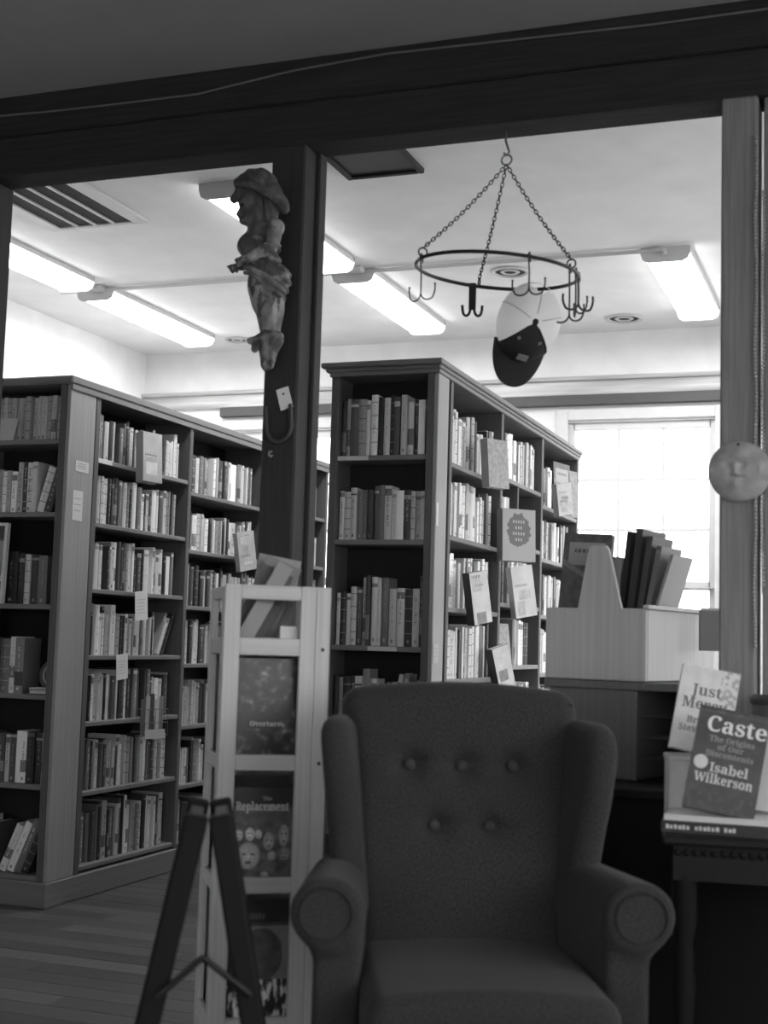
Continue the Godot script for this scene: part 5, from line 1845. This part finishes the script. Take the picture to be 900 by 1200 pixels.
# ---------------------------------------------------------------- face-out books, notes and labels on the bookcases
func build_displays() -> void:
	# [foot, width, height, thickness, turn, lean, roll, cover, art, label]
	var L := [
		[Vector3(-3.095, 1.775, -5.315), 0.110, 0.225, 0.050, 70.0, 0.10, -0.03, M.t180, 8, "pale book displayed face-out below the left bookcase's top shelf"],
		[Vector3(-3.105, 1.445, -6.36), 0.130, 0.200, 0.028, 74.0, 0.0, 0.20, M.t160, 9, "pale tilted book displayed in left bookcase's middle bay"],
		[Vector3(-1.500, 1.735, -5.350), 0.135, 0.200, 0.036, 68.0, 0.06, 0.03, M.t140, 6, "grey book displayed at right bookcase's top shelf, near bay"],
		[Vector3(-1.490, 1.455, -5.66), 0.165, 0.225, 0.046, 46.0, 0.04, 0.0, M.t120, 4, "book with a dark blot cover displayed at the right bookcase"],
		[Vector3(-1.500, 1.180, -5.165), 0.110, 0.205, 0.036, 66.0, 0.03, 0.17, M.t60, 10, "tilted book with dark spine displayed below third shelf, right bookcase"],
		[Vector3(-1.500, 1.225, -5.86), 0.135, 0.225, 0.030, 60.0, 0.03, 0.16, M.t180, 11, "large pale book displayed tilted in right bookcase's middle bay"],
		[Vector3(-1.500, 0.905, -5.56), 0.100, 0.195, 0.040, 62.0, 0.03, 0.28, M.t45, 12, "steeply tilted dark-spined book displayed lowest on the right bookcase"],
		[Vector3(-1.500, 1.745, -6.60), 0.120, 0.160, 0.032, 66.0, 0.0, 0.18, M.t160, 13, "small pale book displayed tilted in right bookcase's far bay"]]
	for e in L:
		var xf := Transform3D(Basis(Vector3.UP, deg_to_rad(e[4])) * Basis(Vector3.RIGHT, -e[5]) * Basis(Vector3.BACK, e[6]), e[0])
		var v := volume("display_book", e[9], xf, e[1], e[2], e[3], e[7], "face-out books on the bookcases", art(e[8]))
		# wire bracket that carries it
		var st := ST()
		tube(st, [Vector3(-e[1] * 0.3, -0.003, e[3] / 2 + 0.004), Vector3(-e[1] * 0.3, -0.003, -e[3] / 2 - 0.004), Vector3(-e[1] * 0.3, 0.08, -e[3] / 2 - 0.006)], 0.0015, 5)
		tube(st, [Vector3(e[1] * 0.3, -0.003, e[3] / 2 + 0.004), Vector3(e[1] * 0.3, -0.003, -e[3] / 2 - 0.004), Vector3(e[1] * 0.3, 0.08, -e[3] / 2 - 0.006)], 0.0015, 5)
		part(v, "bracket", st.commit(), M.steel)
	# standing face-out on shelves
	volume("display_book", "pale grey book standing face-out, right bookcase's middle bay", Transform3D(Basis(Vector3.UP, deg_to_rad(80.0)) * Basis(Vector3.RIGHT, -0.12), Vector3(-1.60, 1.010, -5.87)), 0.165, 0.185, 0.018, M.t140, "face-out books on the bookcases", art(6))
	volume("display_book", "grey book standing face-out with two pale panels, far bay top", Transform3D(Basis(Vector3.UP, deg_to_rad(78.0)) * Basis(Vector3.RIGHT, -0.05), Vector3(-1.59, 1.785, -6.93)), 0.200, 0.265, 0.022, M.t80, "face-out books on the bookcases", art(5))
	volume("display_book", "grey book standing at the very far end of the right bookcase", Transform3D(Basis(Vector3.UP, deg_to_rad(70.0)) * Basis(Vector3.RIGHT, -0.05), Vector3(-1.585, 1.785, -7.12)), 0.13, 0.25, 0.022, M.t140, "face-out books on the bookcases", art(6))
	volume("display_book", "pale board leaning in the right bookcase's empty compartment", Transform3D(Basis(Vector3.UP, deg_to_rad(90.0)) * Basis(Vector3.BACK, 0.30), Vector3(-1.66, 1.575, -6.11)), 0.10, 0.19, 0.016, M.t160, "face-out books on the bookcases")
	# left end: framed pictures, card and disc
	volume("display_book", "tall pale-edged picture book at the left edge, third shelf", Transform3D(Basis(Vector3.RIGHT, -0.04), Vector3(-3.535, 1.212, -4.77)), 0.19, 0.335, 0.02, M.t200, "face-out books on the left end", art(2), 0.013)
	volume("display_book", "grey picture book at the left edge, fourth shelf", Transform3D(Basis(Vector3.RIGHT, -0.04), Vector3(-3.565, 0.844, -4.77)), 0.19, 0.345, 0.02, M.t160, "face-out books on the left end", art(6), 0.010)
	var cs := ST()
	extrude(cs, PackedVector2Array([Vector2(-0.06, 0), Vector2(0.045, 0), Vector2(0.062, 0.095), Vector2(-0.06, 0.098)]), -0.001, 0.001)
	solo("shelf_card", "white folded card standing on the left bookcase's top end shelf", "card", cs.commit(), M.t180, Transform3D(Basis(Vector3.RIGHT, -0.12), Vector3(-3.49, 1.896, -4.782)), "cards and labels on the bookcases")
	var dt := thing("plate", "round patterned plate standing in the left bookcase's fourth end shelf", "plate", Transform3D(Basis(Vector3.RIGHT, PI / 2 - 0.2), Vector3(-3.235, 0.925, -4.85)))
	var st5 := ST()
	lathe(st5, [Vector2(0.0, 0.0), Vector2(0.05, 0.0), Vector2(0.056, 0.004), Vector2(0.062, 0.006), Vector2(0.064, 0.003), Vector2(0.05, -0.004), Vector2(0.0, -0.004)], 28)
	part(dt, "disc", st5.commit(), M.t80)
	st5 = ST()
	lathe(st5, [Vector2(0.040, 0.0015), Vector2(0.046, 0.0022), Vector2(0.048, 0.0014)], 28)
	part(dt, "ring", st5.commit(), M.t160)
	for e in [[0.844, 0.018, M.t60, "dark book lying flat below the round plate, lower"], [0.863, 0.007, M.t200, "thin pale book lying flat below the round plate, upper"]]:
		volume("book", e[3], Transform3D(Basis(Vector3.UP, 0.1) * Basis(Vector3.RIGHT, -PI / 2), Vector3(-3.245, e[0] + e[1] / 2 + 0.0005, -4.79)), 0.115, 0.14, e[1], e[2], "flat books below the plate")
	# notes hanging over shelf edges
	for e in [[Vector3(-3.150, 1.288, -5.385), 0.11, 0.125, "white note hanging from third shelf of the left bookcase"], [Vector3(-3.150, 1.006, -5.245), 0.095, 0.105, "white note hanging from fourth shelf of the left bookcase"]]:
		var nt := thing("shelf_note", e[3], "note", Transform3D(Basis(Vector3.UP, PI / 2) * Basis(Vector3.BACK, 0.10), e[0]), "notes on the left bookcase")
		part(nt, "sheet", bx(-e[1] / 2, e[1] / 2, -e[2], 0.006, 0.0, 0.0008), M.paper)
		var stx := ST()
		for i in 5:
			bxs(stx, -e[1] * 0.36, e[1] * (0.30 - 0.06 * (i % 2)), -e[2] * (0.25 + i * 0.12) - 0.0014, -e[2] * (0.25 + i * 0.12), 0.0008, 0.0011)
		part(nt, "writing", stx.commit(), M.t140)
	# wire card holder
	var ch := thing("card_holder", "wire holder of bookmarks hanging on the left bookcase's fifth shelf", "card holder", Transform3D(Basis(Vector3.UP, deg_to_rad(75.0)), Vector3(-3.135, 0.645, -5.50)))
	var wr := ST()
	for y in [0.0, 0.06, 0.12]:
		tube(wr, [Vector3(-0.08, y, -0.015), Vector3(-0.08, y, 0.025), Vector3(0.08, y, 0.025), Vector3(0.08, y, -0.015)], 0.0015, 5, true)
	for x in [-0.08, -0.04, 0.0, 0.04, 0.08]:
		tube(wr, [Vector3(x, 0.0, 0.025), Vector3(x, 0.12, 0.025)], 0.0015, 5)
	part(ch, "wire_frame", wr.commit(), M.steel)
	for i in 5:
		part(ch, "bookmark", bx(-0.070 + i * 0.029, -0.044 + i * 0.029, 0.004, 0.165 + 0.012 * (i % 3), 0.000 + 0.002 * (i % 2), 0.002 + 0.002 * (i % 2)), [M.t100, M.t180, M.t80, M.t200, M.t140][i])
	part(ch, "price_card", bx(-0.065, 0.060, -0.012, 0.030, 0.027, 0.029), M.t200)
	# labels on shelf edges and side panels
	var lab := [
		[Vector3(-3.1655, 1.837, -5.055), 90.0, 0.12, 0.020, "white shelf label on the left bookcase's top aisle shelf"],
		[Vector3(-1.905, 1.790, -4.7803), 0.0, 0.125, 0.016, "white shelf label on the right bookcase's top end shelf"],
		[Vector3(-1.765, 1.073, -4.7803), 0.0, 0.115, 0.016, "white shelf label on the right bookcase's third end shelf"],
		[Vector3(-3.1595, 1.790, -4.872), 90.0, 0.100, 0.045, "small white sign on the left bookcase's side panel, upper"],
		[Vector3(-3.1595, 1.625, -4.852), 90.0, 0.075, 0.125, "tall white note taped on the left bookcase's side panel"],
		[Vector3(-1.5665, 1.575, -4.79), 90.0, 0.022, 0.085, "thin pale strip taped high on the right bookcase's side panel"],
		[Vector3(-1.5665, 1.062, -4.815), 90.0, 0.060, 0.072, "pale square label low on the right bookcase's side panel"]]
	for e in lab:
		var lt := thing("paper_label", e[4], "label", Transform3D(Basis(Vector3.UP, deg_to_rad(e[1])), e[0]), "cards and labels on the bookcases")
		part(lt, "sheet", bx(-e[2] / 2, e[2] / 2, -e[3] / 2, e[3] / 2, 0.0, 0.0010), M.t200 if e[2] != 0.060 else M.t160)
		if e[3] > 0.03 and e[2] > 0.05:
			var sl := ST()
			for i in 3:
				bxs(sl, -e[2] * 0.35, e[2] * 0.3, e[3] * (0.22 - 0.2 * i), e[3] * (0.22 - 0.2 * i) + 0.003, 0.0010, 0.0013)
			part(lt, "writing", sl.commit(), M.t140)

func _ready() -> void:
	setup_view()
	make_materials()
	build_room()
	build_ceiling()
	build_cases()
	build_chair()
	build_figure()
	build_ring()
	build_mask()
	build_comic_rack()
	build_sign()
	build_table()
	build_counter()
	build_displays()
